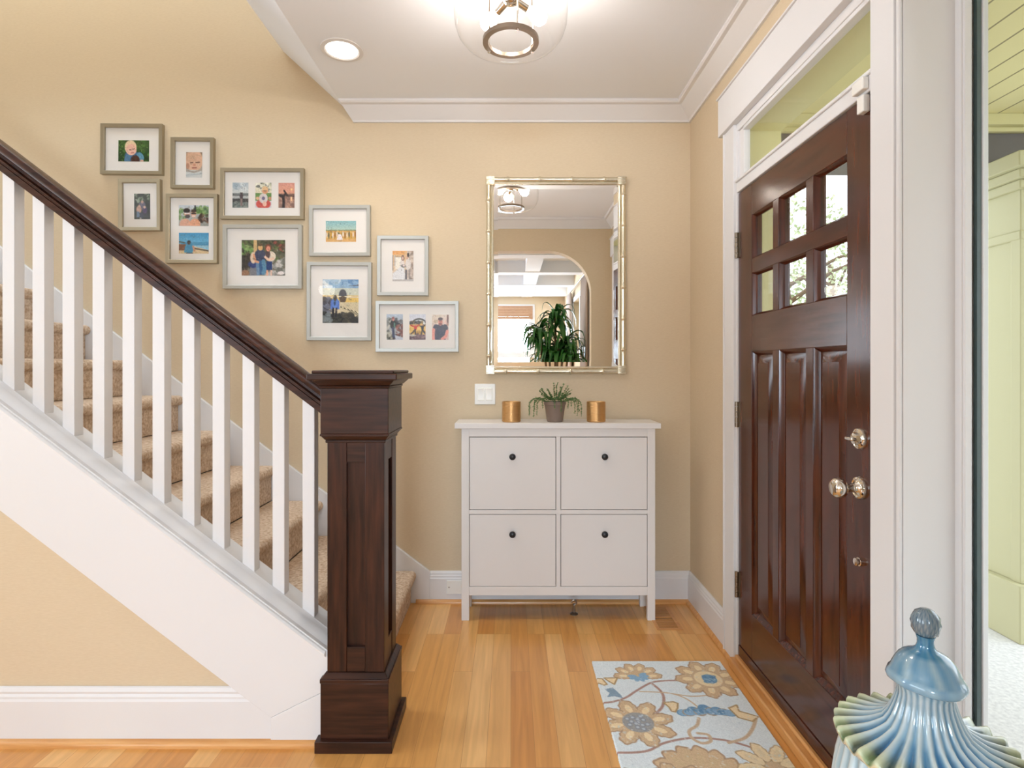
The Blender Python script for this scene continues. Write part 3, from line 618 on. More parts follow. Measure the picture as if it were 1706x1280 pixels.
def pic_rock():
    c = Cv(68, 84, (120, 158, 196), (240, 226, 190), 11).blot(0, 0, 1, .22, [(74, 122, 176), (236, 236, 232), (150, 184, 210)], 30, .12, .6).b(0, .2, 1, .38, (240, 226, 184), .6).p([(.62, .16), (1, .12), (1, .15)], (90, 96, 110)).b(0, .37, 1, .52, (232, 196, 108)).b(0, .39, 1, .42, (226, 210, 190)).e(.56, .37, .11, .14, (78, 78, 84)).b(.4, .38, .8, .41, (240, 230, 200)).e(.56, .46, .09, .08, (96, 78, 60))
    c.b(0, .52, 1, 1, (212, 196, 160)).blot(0, .45, .28, .75, [(66, 64, 72), (96, 94, 100), (120, 124, 140)], 40, .08).blot(0, .8, 1, 1, [(36, 34, 28), (60, 56, 40), (24, 24, 22)], 60, .09).blot(0, .8, .25, .95, [(126, 134, 136)], 8, .09)
    for k in range(11): c.l([(.45+.05*k, .62+.012*k), (.75+.04*k, .70+.02*k), (1.1, .86+.02*k)], .012, (52, 44, 26) if k % 2 else (240, 226, 190))
    c.l([(.3, .64), (.29, .85)], .03, (26, 24, 30)).l([(.39, .64), (.37, .85)], .028, (30, 28, 36)).e(.35, .54, .105, .12, (92, 132, 206)).e(.35, .43, .05, .07, (74, 66, 58)).e(.34, .54, .03, .06, (40, 70, 110)).l([(.26, .5), (.25, .66)], .028, (84, 120, 200)).l([(.44, .5), (.44, .66)], .028, (84, 120, 200)); return c.noise(4)
def pic_wedding():
    c = Cv(42, 60, (222, 178, 126), (216, 204, 190), 12).b(0, 0, .56, .14, (226, 166, 104)).b(.7, 0, 1, 1, (196, 176, 160)).b(.14, .2, .45, .6, (238, 230, 216)).b(.12, .2, .45, .225, (120, 100, 90)).b(0, .15, .04, .65, (130, 110, 100)).b(.09, .15, .15, .5, (180, 172, 166)).blot(.75, 0, 1, 1, [(170, 150, 134), (220, 206, 190), (120, 104, 92)], 30, .07, .6)
    c.p([(.4, .5), (.55, .5), (.62, 1), (.0, 1), (.02, .75)], (224, 222, 222)).e(.47, .42, .1, .14, (228, 216, 208)).e(.49, .24, .07, .09, (112, 80, 72)).e(.49, .25, .04, .055, (226, 190, 172)).e(.74, .44, .13, .2, (222, 212, 204)).e(.7, .22, .055, .07, (206, 168, 146)).e(.74, .14, .05, .07, (60, 46, 40)).b(.6, .62, .68, .95, (104, 98, 100)).b(.76, .6, .84, .95, (150, 136, 128)).e(.52, .5, .11, .05, (110, 112, 104)).e(.54, .49, .06, .03, (232, 206, 200)).b(0, .93, 1, 1, (190, 182, 176)); return c.noise(4)
def pic_standing():
    c = Cv(34, 52, (186, 198, 214), (150, 146, 140), 13).blot(0, .2, .3, 1, [(150, 152, 148), (90, 92, 84), (200, 196, 186)], 40, .1).blot(.5, .2, 1, .45, [(64, 64, 66), (110, 108, 110)], 20, .1).blot(.6, .38, 1, .85, [(160, 96, 84), (116, 62, 54), (60, 50, 48)], 40, .08).p([(.5, .8), (1, .92), (1, 1), (.5, 1)], (190, 194, 204)).blot(0, .75, .4, 1, [(44, 44, 36), (90, 90, 76), (180, 176, 160)], 30, .08)
    c.e(.4, .4, .17, .18, (28, 32, 34)).b(.44, .32, .54, .54, (84, 128, 112)).e(.41, .2, .08, .075, (196, 130, 120)).e(.4, .15, .08, .04, (150, 90, 84)).l([(.4, .55), (.42, .75), (.46, .94)], .07, (40, 56, 92)).l([(.55, .34), (.78, .38)], .035, (28, 30, 34)).e(.45, .94, .08, .03, (60, 40, 44)); return c.noise(5)
def pic_arch():
    c = Cv(34, 52, (206, 208, 220), (240, 232, 220), 14).e(.6, .52, .56, .36, (60, 56, 50)).e(.6, .53, .5, .31, (226, 226, 222)).blot(0, .28, 1, .42, [(70, 62, 48), (150, 120, 70), (40, 38, 34)], 40, .07).b(0, .4, 1, .78, (222, 176, 82)).blot(0, .4, 1, .75, [(244, 200, 110), (180, 132, 56)], 20, .09).b(0, .78, 1, 1, (110, 78, 80)).blot(0, .78, 1, 1, [(80, 54, 60), (150, 120, 116)], 24, .07).e(.2, .82, .22, .04, (190, 180, 160))
    c.e(.38, .53, .09, .09, (206, 48, 42)).l([(.1, .44), (.38, .5), (.6, .42)], .04, (206, 60, 44)).e(.38, .42, .045, .035, SK2).l([(.36, .6), (.2, .72), (.12, .76)], .04, (52, 40, 40)).l([(.36, .6), (.38, .78)], .04, (52, 40, 40)).e(.8, .53, .08, .1, (30, 26, 28)).l([(.66, .46), (.8, .5), (.95, .42)], .035, (30, 26, 28)).e(.8, .42, .04, .035, SK2).l([(.8, .6), (.72, .78)], .04, BLK).l([(.8, .6), (.94, .74)], .04, BLK); return c.noise(5)
def pic_shirt():
    c = Cv(36, 52, (226, 206, 188), (214, 176, 164), 15).blot(0, 0, .5, .5, [(206, 190, 166), (240, 226, 210), (180, 150, 120)], 30, .08, .6).blot(.75, 0, 1, .6, [(150, 96, 80), (226, 186, 170)], 20, .07, .7).l([(.93, 0), (.93, .3)], .05, (110, 70, 60))
    c.e(.5, .72, .33, .34, (54, 46, 66)).b(.18, .62, .8, 1, (52, 44, 64)).e(.22, .5, .14, .12, (56, 48, 66), 30).e(.8, .52, .14, .14, (54, 46, 60), -20).l([(.1, .6), (.06, .85), (.1, 1)], .09, (232, 150, 134)).l([(.9, .66), (.82, .85), (.6, .97)], .085, (226, 138, 118)).e(.5, .3, .13, .14, (222, 142, 120)).e(.5, .18, .14, .06, (84, 60, 56)).e(.5, .37, .11, .05, (150, 86, 74)).l([(.43, .27), (.57, .27)], .014, (96, 54, 50)); return c.noise(4)

# ------------------------------------------------------------------ picture frames
YF = 3.116
def picture(box, prints, metal, label, tilt=0):
    (x0, y0, x1, y1) = box
    X0, _, Z1 = W(x0, y0, YF); X1, _, Z0 = W(x1, y1, YF); b = .0205
    t = thing('picture_frame', label, 'picture frame', ((X0+X1)/2, YB, (Z0+Z1)/2), 'family photo frames on the stair wall')
    def rc(i, y): return [(X0+i, y, Z0+i), (X1-i, y, Z0+i), (X1-i, y, Z1-i), (X0+i, y, Z1-i)]
    MB().rings([rc(0, YB), rc(0, YF+.001), rc(.001, YF), rc(b-.002, YF+.002), rc(b, YF+.004), rc(b, YB-.002), rc(b*.5, YB)], True, (False, False), True).build('frame_border', M[metal], t)
    mb = rc(b-.001, YB-.010)
    MB().box(X0+b-.0008, X1-b+.0008, YB-.010, YB-.006, Z0+b-.0008, Z1-b+.0008).build('mat_board', M['mat'], t)
    for (pb, fn) in prints:
        cv = fn(); a0, _, c1 = W(pb[0], pb[1], YF); a1, _, c0 = W(pb[2], pb[3], YF)
        v, f = painted_grid(cv, a0, a1, c0, c1, YB-.0108)
        o = MB().add(v, f).build('photo_print', M['photo'], t, smooth=False); set_paint(o, cv.a)
    MB().box(X0+b-.0006, X1-b+.0006, YB-.0165, YB-.0145, Z0+b-.0006, Z1-b+.0006).build('frame_glass', M['picglass'], t)
    t.rotation_euler = (0, math.radians(tilt), 0)
picture((166.5, 205.5, 269.5, 290), [((194, 232, 245.5, 267.5), pic_boy)], 'pewter', 'wide frame with a photo of a blond toddler on grass, topmost on the stair wall', .5)
picture((283.5, 228.5, 355, 313.5), [((307.3, 252, 334.3, 294.3), pic_baby)], 'pewter', 'upright frame with a close photo of a swaddled baby', .4)
picture((196.5, 298, 266, 384), [((220.5, 321.3, 247.3, 364), pic_group)], 'pewter', 'upright frame with a dark photo of a seated family, nearest the handrail', -.2)
picture((275.5, 322.5, 361, 438.5), [((295, 340.8, 345, 375.3), pic_couple), ((295.3, 387, 345.3, 421.7), pic_beach)], 'pewter', 'tall frame with two photos, a couple above a man in blue on a beach', .2)
picture((366.5, 279.5, 505.5, 365), [((385, 303, 411.7, 345), pic_sea), ((423.3, 303, 450.3, 345), pic_pumpkin), ((462, 303, 489, 345), pic_sunset)], 'pewter', 'long frame with three small photos of sea, baby and sunset', .2)
picture((370.5, 374, 502.5, 481), [((400.5, 399, 473.3, 458.5), pic_sofa)], 'silver', 'large frame with a photo of a couple seated among trees', 0)
picture((514.5, 341.5, 616.5, 426.5), [((541.3, 367, 592, 402), pic_field)], 'silver', 'wide frame with a wedding party photo in a yellow field', -.1)
picture((510.5, 436.5, 618.5, 567.5), [((536, 465, 596, 538), pic_rock)], 'silver', 'large upright frame with a person in blue facing a sea rock', .2)
picture((628, 392.5, 713.5, 492.5), [((653, 417, 688, 468), pic_wedding)], 'silver', 'upright frame with a bride and groom photo', .1)
picture((625.5, 501.5, 764, 586.5), [((643, 523.3, 670.3, 566), pic_standing), ((681.3, 523.3, 708.3, 566), pic_arch), ((719.3, 524, 747, 566), pic_shirt)], 'silver', 'long frame with three small outdoor photos, lowest and nearest the mirror', 0)

# ------------------------------------------------------------------ wall plates, vent, stop
sw = thing('light_switch', 'white double rocker light switch on the wall left of the mirror', 'light switch', (-.145, YB, 1.168))
MB().box(-.2035, -.0865, 3.135, YB, 1.110, 1.227).build('plate', M['plate'], sw, bevel=.003)
for x in (-.168, -.122):
    MB().box(x-.0185, x+.0185, 3.1344, 3.1351, 1.132, 1.204).build('rocker_shadow_gap', M['hinge'], sw)  # thin darker sheet standing in for the shadow line round the rocker
    MB().prism([(3.1352, 1.135), (3.1275, 1.135), (3.132, 1.168), (3.1290, 1.201), (3.1352, 1.201)], 'x', x-.0165, x+.0165).build('rocker', M['plate'], sw, bevel=.001)
po = thing('wall_outlet', 'white blank outlet plate set in the baseboard beside the cabinet', 'outlet', (-.30, 3.122, .09))
MB().box(-.358, -.243, 3.117, 3.1225, .052, .128).build('cover_plate', M['plate'], po, bevel=.002)
MB().lathe([(.004, 3.1172), (.003, 3.1155), (0, 3.115)], (-.345, 0, .09), 10, axis='y').build('screw', M['hinge'], po)
ds = thing('door_stop', 'small metal door stop standing on the floor under the cabinet', 'door stop', (.338, 2.985, 0))
MB().lathe([(.022, 0), (.022, .003), (.014, .008), (.007, .011), (.006, .05), (.009, .052)], (.338, 2.985, 0), 20).build('post', M['bronze'], ds)
m = MB().tube([(.338+.013*math.cos(t), 2.985, .062+.013*math.sin(t)) for t in [PI*(-.5)+PI*1.5*k/10 for k in range(11)]], .0045, 8)
m.build('hook', M['bronze'], ds)
fv = thing('floor_vent', 'flush oak floor vent beside the right leg of the cabinet', 'floor vent', (.80, 2.95, 0))
m = MB().box(.735, .865, 2.80, 2.825, 0, .003); m.box(.735, .865, 3.065, 3.09, 0, .003); m.box(.735, .752, 2.825, 3.065, 0, .003); m.box(.848, .865, 2.825, 3.065, 0, .003); m.box(.752, .848, 2.935, 2.955, 0, .003)
m.build('vent_frame', M['vent'], fv, bevel=.001)
m = MB()
for k in range(17):
    yy = 2.831+k*.0142
    if not 2.928 < yy < 2.952: m.box(.752, .848, yy, yy+.0075, .0006, .0028)
m.build('slats', M['vent'], fv)
MB().box(.752, .848, 2.825, 3.065, .0001, .0006).build('vent_shade_sheet', M['dark'], fv)  # dark sheet painted as the shade between the slats

# ------------------------------------------------------------------ rug
RX0, RX1, RY0, RY1 = .362, .934, 1.60, 2.492
def rug_paint():
    w_, h_ = 220, 343; c = Cv(w_, h_, (234, 243, 247), (234, 243, 247), 21)
    sx, sy = RX1-RX0, RY1-RY0
    def P(zx, zy):
        px, py = 950+zx/3.79, 1060+zy/3.79; s = (py-VY)/CZ; return (((px-VX)/s-RX0)/sx, (RY1-F/s)/sy)
    BR, TAN, CRM, BLU, VIN, VT = (188, 158, 132), (220, 192, 156), (248, 228, 190), (152, 188, 216), (184, 150, 140), (214, 190, 162)
    def vine(pts, wd, col):
        q = [P(*p) for p in pts]; o = []
        for i in range(len(q)-1):
            p0, p1, p2, p3 = q[max(i-1, 0)], q[i], q[i+1], q[min(i+2, len(q)-1)]
            for k in range(8):
                t = k/8; o.append(tuple(.5*((2*p1[j])+(-p0[j]+p2[j])*t+(2*p0[j]-5*p1[j]+4*p2[j]-p3[j])*t*t+(-p0[j]+3*p1[j]-3*p2[j]+p3[j])*t**3) for j in (0, 1)))
        o.append(q[-1]); c.l(o, wd, col)
    vine([(150, 440), (260, 432), (350, 405), (420, 360), (510, 310), (590, 297), (670, 295)], .009, VIN); vine([(510, 310), (565, 355), (590, 400), (585, 455), (550, 500)], .010, VIN)
    vine([(440, 365), (620, 375), (730, 410), (820, 475)], .006, VT); vine([(640, 378), (760, 395), (860, 390)], .006, VT)
    vine([(280, 752), (400, 752), (500, 738), (600, 690), (770, 660), (980, 675), (1160, 725)], .009, VIN)
    vine([(812, 535), (800, 580), (752, 615), (770, 660), (830, 692), (885, 680), (870, 640), (805, 630)], .011, VT); vine([(1170, 535), (1150, 600), (1100, 660), (1000, 690)], .011, VT)
    k = sx/sy
    def petals(cx, cy, r, n, a0, a1, wid, cols, ln=1.0):
        for lay, (fr, col) in enumerate(cols):
            for i in range(n):
                a = math.radians(a0+(a1-a0)*(i+.5)/n); rr = r*.62
                x = cx+math.cos(a)*rr*fr; y = cy+math.sin(a)*rr*fr*k
                R_ = r*.42*fr**.5; c_ = (R_*ln, R_*wid)
                xx = (c.U-x); yy = (c.V-y)/k; u = xx*math.cos(a)+yy*math.sin(a); v = -xx*math.sin(a)+yy*math.cos(a)
                f = c_[0]*(.42 if lay == 2 else 1 if lay == 0 else .88); g = c_[1]*(.36 if lay == 2 else 1 if lay == 0 else .84)
                dd = np.sqrt((u/f)**2+(v/g)**2)+.05*np.sin(9*np.arctan2(v, u)); c.put((1-dd)*f*w_+.5, col)
    PC = [(1, BR), (1, TAN), (1.0, CRM)]
    x, y = P(430, 268); petals(x, y, .175, 6, 165, 375, .62, PC); c.e(x, y, .06, .05*k, TAN)
    for a in (-35, 0, 35, 70, 110, 150, 180): c.e(x+.045*math.cos(math.radians(a)), y+.04*k*math.sin(math.radians(a)), .034, .02*k, BLU, a)
    x, y = P(870, 285); petals(x, y, .235, 9, 0, 360, .66, PC); c.e(x, y, .115, .12*k, TAN).e(x, y, .1, .1*k, CRM).e(x+.01, y, .052, .06*k, (128, 166, 196)); c.blot(x-.03, y-.045*k, x+.05, y+.045*k, [(156, 188, 210), (112, 152, 188)], 16, .016)
    x, y = P(430, 560); petals(x, y, .235, 8, 10, 370, .62, PC); c.e(x, y, .10, .10*k, (170, 168, 166))
    for i in range(13):
        a = i*2.4; rr = .021*math.sqrt(i); c.e(x+rr*math.cos(a), y+rr*k*math.sin(a), .0175, .0175*k, (150, 156, 166)); c.e(x+rr*math.cos(a), y+rr*k*math.sin(a), .011, .011*k, (198, 206, 212))
    x, y = P(860, 500)
    for i in range(9):
        t = -1+2*i/8; c.e(x+.155*t, y-.03*k*(1-abs(t))+.012*k*math.sin(i*2.7), .042, (.05-.014*abs(t))*k, (176, 164, 150) if i % 2 else (120, 160, 194)); c.e(x+.15*t, y-.02*k*(1-abs(t)), .036, .034*k, BLU)
    c.blot(x-.13, y-.04*k, x+.13, y+.03*k, [(108, 150, 188), (146, 178, 204)], 30, .012)
    def leaf(pts):
        q = [P(*p) for p in pts]; c.p(q, CRM); c.l(q+[q[0]], .006, (190, 160, 118))
    leaf([(590, 435), (650, 430), (680, 440), (678, 470), (665, 495), (640, 490), (625, 465)]); leaf([(1000, 470), (1050, 450), (1065, 490), (1120, 505), (1185, 525), (1150, 555), (1060, 530)])
    leaf([(150, 280), (205, 285), (235, 320), (215, 325), (165, 305)]); leaf([(215, 280), (300, 278), (280, 320), (245, 300)])
    q = [P(*p) for p in [(220, 350), (270, 340), (320, 385), (335, 408), (280, 395), (235, 400), (250, 375)]]; c.p(q, (148, 172, 192))
    x, y = P(850, 930); petals(x, y, .28, 8, 180, 360, .56, [(1, BR), (1, TAN), (1, (220, 194, 156))]); petals(x, y+.06, .18, 8, 0, 360, .6, PC)
    x, y = P(1290, 850); petals(x, y, .21, 9, 0, 360, .5, [(1, (196, 168, 130)), (1, CRM), (1, (240, 222, 186))]); c.e(x, y, .05, .05*k, TAN)
    # the rest of the rug nearer the camera repeats the same motifs
    petals(.3, .86, .22, 8, 10, 370, .62, PC); c.e(.3, .86, .09, .09*k, BLU); petals(.8, .93, .2, 8, 0, 360, .62, PC); c.e(.8, .93, .06, .06*k, CRM)
    c.l([(.02, .75), (.2, .78), (.5, .88), (.8, .82)], .008, VIN)
    c.blot(0, 0, 1, 1, [(214, 228, 234), (244, 248, 248)], 700, .006, .5)
    c.a = np.clip(c.a+c.r.normal(0, 6, c.a.shape[:2])[..., None], 0, 255); return c
cv = rug_paint()
v, f = painted_grid(cv, RX0, RX1, RY0, RY1, .009, 'floor')
rs = random.Random(5); h_, w_ = cv.a.shape[:2]
m = MB().add(v, f)
n0 = len(m.v)
edge = [i for i in range(w_)]+[j*w_+w_-1 for j in range(1, h_)]+[(h_-1)*w_+i for i in range(w_-2, -1, -1)]+[j*w_ for j in range(h_-2, 0, -1)]
low = []
for e_ in edge:
    x, y, z = m.v[e_]; jx, jy = rs.uniform(-.0012, .0012), rs.uniform(-.0012, .0012); m.v[e_] = (x+jx, y+jy, z-.003); low.append((x+jx, y+jy, 0.0005))
k = len(low); m.v += low
for i in range(k): m.f.append((edge[i], n0+i, n0+(i+1) % k, edge[(i+1) % k]))
rug = m.build('area_rug', M['rug'], origin=((RX0+RX1)/2, (RY0+RY1)/2, 0), ang=80)
set_paint(rug, np.concatenate([cv.a.reshape(-1, 3), cv.a.reshape(-1, 3)[edge]]))
tag(rug, 'pale blue floral wool rug lying in front of the dark door', 'rug')

# ------------------------------------------------------------------ ceramic urn
UX, UY = .743, 1.0
ur = thing('ceramic_urn', 'blue green glazed fluted ceramic urn with lid below the sidelight', 'urn', (UX, UY, 0))
SEG = 280; NF = 28
def glaze(o, cols): set_paint(o, np.array(cols))
def lerp3(a, b, t): t = min(max(t, 0), 1); return tuple(a[i]+(b[i]-a[i])*t for i in range(3))
prof = [(.006, .640), (.120, .634), (.1385, .636), (.1415, .641), (.142, .646), (.140, .650), (.134, .652), (.126, .6535), (.115, .6555), (.104, .658), (.094, .661), (.084, .6655), (.074, .6715), (.065, .680), (.057, .692), (.051, .706), (.0465, .719), (.0435, .731), (.043, .741), (.045, .749), (.049, .754)]
def flute(r, h, a):
    if h > .6495 or (r > .13 and h > .64):
        amp = .0022+.06*max(r-.04, 0); amp = min(amp, .0060); ph = math.cos(NF*(a+ (.142-r)*1.2))
        return r+(.25*amp*ph if r < .13 else .35*amp*ph), h+amp*ph*(1 if r > .07 else .35), a
    return r, h, a
R = MB(); R.lathe(prof, (UX, UY, 0), SEG, (True, False), fn=flute)
cols = []; rg = np.random.RandomState(4); perF = rg.rand(NF)
for (r, h) in prof:
    for i in range(SEG):
        a = 2*PI*i/SEG; q = NF*(a+(.142-r)*1.2); ph = math.cos(q); gr = .5-.5*ph; fi = int((q/(2*PI)) % NF) % NF; rnd = perF[fi]
        t = (r-.043)/.1
        ridge = lerp3((178, 194, 200), (222, 226, 216), t); grv = lerp3((96, 134, 156), (24, 108, 168), min(t*1.8, 1))
        if t > .5: grv = lerp3((24, 108, 168), (26, 50, 48), (t-.5)/.3); ridge = lerp3(ridge, (206, 212, 176), (t-.6)/.3)
        if t > .78 and rnd > .35: grv = lerp3(grv, (128, 154, 92), .7)
        cc = lerp3(ridge, grv, gr**1.6*(.6+.4*rnd) if t < .25 else gr**1.3*(.75+.35*rnd))
        if h < .645: cc = (222, 214, 178)
        cols.append(cc)
lid = R.build('lid', M['glaze'], ur, ang=80); glaze(lid, cols)
prof2 = [(.044, .750), (.052, .752), (.0585, .757), (.0605, .763), (.0585, .769), (.0545, .774), (.0515, .781), (.0475, .790), (.042, .798), (.035, .805), (.026, .810), (.019, .8135), (.0155, .817), (.013, .824), (.0128, .832), (.015, .840)]
R = MB().lathe(prof2, (UX, UY, 0), 72, (False, True), fn=lambda r, h, a: (r+.0006*math.cos(9*a)*(h < .78), h+.0022*math.sin(2*a+.6)*(r > .045), a))
cols = []
for (r, h) in prof2:
    for i in range(72):
        n = .5+.5*math.sin(i*.9+h*60)*math.cos(i*.31); cc = lerp3((84, 134, 166), (148, 172, 182), n)
        if r < .027: cc = lerp3((30, 108, 150), (92, 138, 160), n)
        if .756 < h < .772: cc = lerp3((150, 180, 194), (120, 158, 184), n)
        cols.append(cc)
dome = R.build('lid_dome', M['glaze'], ur, ang=80); glaze(dome, cols)
prof3 = [(.011, .8395), (.017, .843), (.021, .852), (.0222, .862), (.0205, .873), (.015, .882), (.008, .887), (0, .888)]
R = MB().lathe(prof3, (UX, UY, 0), 48, fn=lambda r, h, a: (r*(1+.05*max(0, math.cos(8*a+h*320))*max(0, math.cos(8*a-h*320))*2), h, a))
cols = [lerp3((70, 98, 118), (134, 146, 150), .5+.5*math.sin(i*2.1+k*1.7)) for k in range(len(prof3)) for i in range(48)]
fin = R.build('finial', M['glaze'], dome, ang=80); glaze(fin, cols)
prof4 = [(.09, 0), (.095, .006), (.092, .03), (.098, .06), (.120, .18), (.140, .32), (.149, .43), (.148, .52), (.140, .58), (.132, .615), (.130, .637), (.05, .637)]
R = MB().lathe(prof4, (UX, UY, 0), SEG, fn=lambda r, h, a: (r+.0024*math.cos(36*a)*(.03 < h < .62), h, a))
cols = []
for (r, h) in prof4:
    for i in range(SEG):
        g_ = .5-.5*math.cos(36*2*PI*i/SEG); cols.append(lerp3((206, 220, 222), (150, 186, 204), g_*.8))
bd = R.build('body', M['glaze'], ur, ang=80); glaze(bd, cols)

# ------------------------------------------------------------------ lights fixed to the ceiling
PLX, PLY = .0, 2.05
pl = thing('ceiling_light', 'clear glass drum ceiling light with nickel ring and glowing bulbs', 'ceiling light', (PLX, PLY, ZC))
MB().lathe([(.0, ZC), (.15, ZC), (.15, ZC-.012), (.13, ZC-.022), (0, ZC-.022)], (PLX, PLY, 0), 40).build('ceiling_plate', M['bronze'], pl)
sh = [(.175, 2.752), (.196, 2.74), (.207, 2.715), (.2085, 2.68), (.2085, 2.62), (.205, 2.58), (.195, 2.55), (.178, 2.528), (.155, 2.518), (.125, 2.515), (.102, 2.515)]
MB().lathe(sh, (PLX, PLY, 0), 64, (False, False)).build('glass_shade', M['shade'], pl)
MB().rings([[(PLX+r*math.cos(2*PI*i/48), PLY+r*math.sin(2*PI*i/48), z) for i in range(48)] for r, z in ((.103, 2.510), (.103, 2.524), (.084, 2.524), (.084, 2.510))], True, (False, False), True).build('ring', M['bronze'], pl, ang=30)
for a in (150, 30, 285):
    x, y = PLX+.0935*math.cos(math.radians(a)), PLY+.0935*math.sin(math.radians(a))
    m = MB().tube([(x, y, 2.51), (x, y, 2.766)], .0035, 8); m.lathe([(.006, 2.502), (.006, 2.512)], (x, y, 0), 10); m.build('rod', M['chrome'], pl)
MB().lathe([(.02, 2.766), (.02, 2.70), (.028, 2.695), (.028, 2.66), (.012, 2.65), (0, 2.65)], (PLX, PLY, 0), 20).build('hub', M['chrome'], pl)
for a in (20, 140, 260):
    ca, sa = math.cos(math.radians(a)), math.sin(math.radians(a)); D = Vector((ca, sa, -.42)).normalized(); p = Vector((PLX, PLY, 2.678))
    so = MB().tube([p+D*.02, p+D*.075], .0125, 12).build('socket', M['chrome'], pl)
    b = [p+D*t for t in (.072, .085, .105, .125, .14, .15, .153)]
    MB().tube(b, [.012, .018, .027, .030, .025, .012, .001], 14).build('bulb', M['bulb'], so)
    q = p+D*.118
    light('ceiling_bulb_glow', 'POINT', q, (0, 0, 0), 21, (1, .94, .87), shadow_soft_size=.034)
rl = thing('recessed_light', 'round white recessed light glowing in the ceiling over the stairs', 'recessed light', (-.78, 2.58, ZC))
MB().rings([[(-.78+r*math.cos(2*PI*i/40), 2.58+r*math.sin(2*PI*i/40), z) for i in range(40)] for r, z in ((.096, ZC), (.096, ZC-.004), (.078, ZC-.006), (.07, ZC-.001))], True, (False, False)).build('trim_ring', M['white'], rl)
MB().lathe([(.0, ZC-.0018), (.072, ZC-.0018), (.072, ZC-.0005), (0, ZC-.0005)], (-.78, 2.58, 0), 36).build('diffuser', M['can'], rl)
light('recessed_glow', 'SPOT', (-.78, 2.58, ZC-.02), (0, 0, 0), 16, (1, .92, .8), spot_size=2.3, spot_blend=.8, shadow_soft_size=.07)

# ------------------------------------------------------------------ living room seen in the mirror
wf = MB()
for a, b, c, e in ((-1.03, .45, 1.50, 1.62), (-1.03, .45, 2.42, 2.50), (-1.03, -.95, 1.62, 2.42), (.37, .45, 1.62, 2.42)): wf.box(a, b, -4.25, -4.225, c, e)
w3 = struct(tag(wf.build('window_3', M['white'], bevel=.003), 'wide living room window under a woven blind, seen in the mirror', 'window'))
MB().box(-.95, .37, -4.32, -4.315, 1.62, 2.42).build('pane', M['glass'], w3)
bl = MB()
for k in range(5): bl.box(-.99, .41, -4.224+.004*(k % 2), -4.20, 2.22+k*.05, 2.268+k*.05)
tag(bl.build('window_blind', M['blind'], origin=(-.29, -4.21, 2.47)), 'brown woven wood blind rolled up on the living room window', 'blind')
w4 = MB()
for a, b, c, e in ((-2.78, -.82, .74, .8), (-2.78, -.82, 2.35, 2.42), (-2.78, -2.7, .8, 2.35), (-.9, -.82, .8, 2.35), (-1.83, -1.77, .8, 2.35)): w4.box(.99, XR, a, b, c, e)
w4 = struct(tag(w4.build('window_4', M['white'], bevel=.003), 'living room side window between linen curtains', 'window'))
MB().box(1.09, 1.095, -2.7, -.9, .8, 2.35).build('pane', M['glass'], w4)
tag(MB().tube([(.95, -3.2, 2.52), (.95, -.6, 2.52)], .012, 12).build('curtain_rod', M['bronze'], origin=(.95, -1.9, 2.52)), 'dark curtain rod above the living room side window', 'curtain rod')
for ya, yb, lab in ((-1.25, -.72, 'linen curtain panel nearer the arch, behind the tall leafy plant'), (-3.12, -2.6, 'linen curtain panel farther from the arch, at the back corner')):
    m = MB(); n = 60; rows = []
    for z in (.02, .6, 1.2, 1.8, 2.3, 2.5):
        rows.append([(.955+.026*math.sin(i/n*2*PI*6)*(1 if z < 2.4 else .7), ya+(yb-ya)*i/n, z) for i in range(n+1)])
    m.rings(rows, False, (False, False)); o = m.build('curtain', M['curtain'], origin=(.955, (ya+yb)/2, 0), ang=80)
    so = o.modifiers.new('thick', 'SOLIDIFY'); so.thickness = .004
    tag(o, lab, 'curtain', 'linen curtains of the living room')
ft = thing('floor_plant', 'tall potted plant with long drooping green leaves, seen in the mirror', 'plant', (.56, -.75, 0))
MB().lathe([(.11, 0), (.13, .01), (.16, .30), (.165, .32), (.15, .32), (.145, .29), (0, .29)], (.56, -.75, 0), 32).build('pot', M['pot'], ft)
rs = random.Random(11)
canes = [(0, 0, 2.02), (-.2, .04, 1.82), (.14, -.06, 1.72), (.03, .1, 1.55), (-.1, -.1, 1.6), (.2, .08, 1.5)]
for dx, dy, h in canes:
    tip = Vector((.56+dx, -.75+dy, h))
    c_ = MB().tube([(.56+dx*.3, -.75+dy*.3, .28), (.56+dx*.7, -.75+dy*.7, h*.55), tip], .014, 8).build('cane', M['bark'], ft)
    m = MB()
    for k in range(44):
        a = rs.uniform(0, 2*PI); L = rs.uniform(.3, .5); up = rs.uniform(.05, .30); rch = rs.uniform(.14, .31); wd = rs.uniform(.022, .034); st_ = tip-Vector((0, 0, rs.uniform(0, .22)))
        dv = Vector((math.cos(a), math.sin(a), 0)); sv = Vector((-math.sin(a), math.cos(a), 0)); ra, rb, rc_ = [], [], []
        for t in range(8):
            u = t/7; p = st_+dv*rch*(1-(1-u)**1.7)+Vector((0, 0, up*math.sin(min(u*1.9, PI)*.9)-L*.85*u**1.9)); ww = wd*math.sin(PI*(.08+.92*u)**.75)
            p.x = min(p.x, .92)
            ra.append(tuple(p-sv*ww)); rb.append(tuple(p-Vector((0, 0, ww*.35)))); rc_.append(tuple(p+sv*ww))
        m.rings([ra, rb, rc_], False, (False, False))
    m.build('leaves', M['dleaf'], c_, ang=70)
hl = thing('hanging_lamp', 'glowing white bowl lamp hanging in the living room', 'lamp', (-2.72, -2.0, ZC-.16))
MB().tube([(-2.72, -2.0, ZC-.005), (-2.72, -2.0, 2.52)], .006, 8).build('stem', M['bronze'], hl)
MB().lathe([(0, 2.38), (.06, 2.385), (.1, 2.41), (.12, 2.46), (.11, 2.51), (.03, 2.53), (0, 2.53)], (-2.72, -2.0, 0), 28).build('lamp_bowl', M['can'], hl)

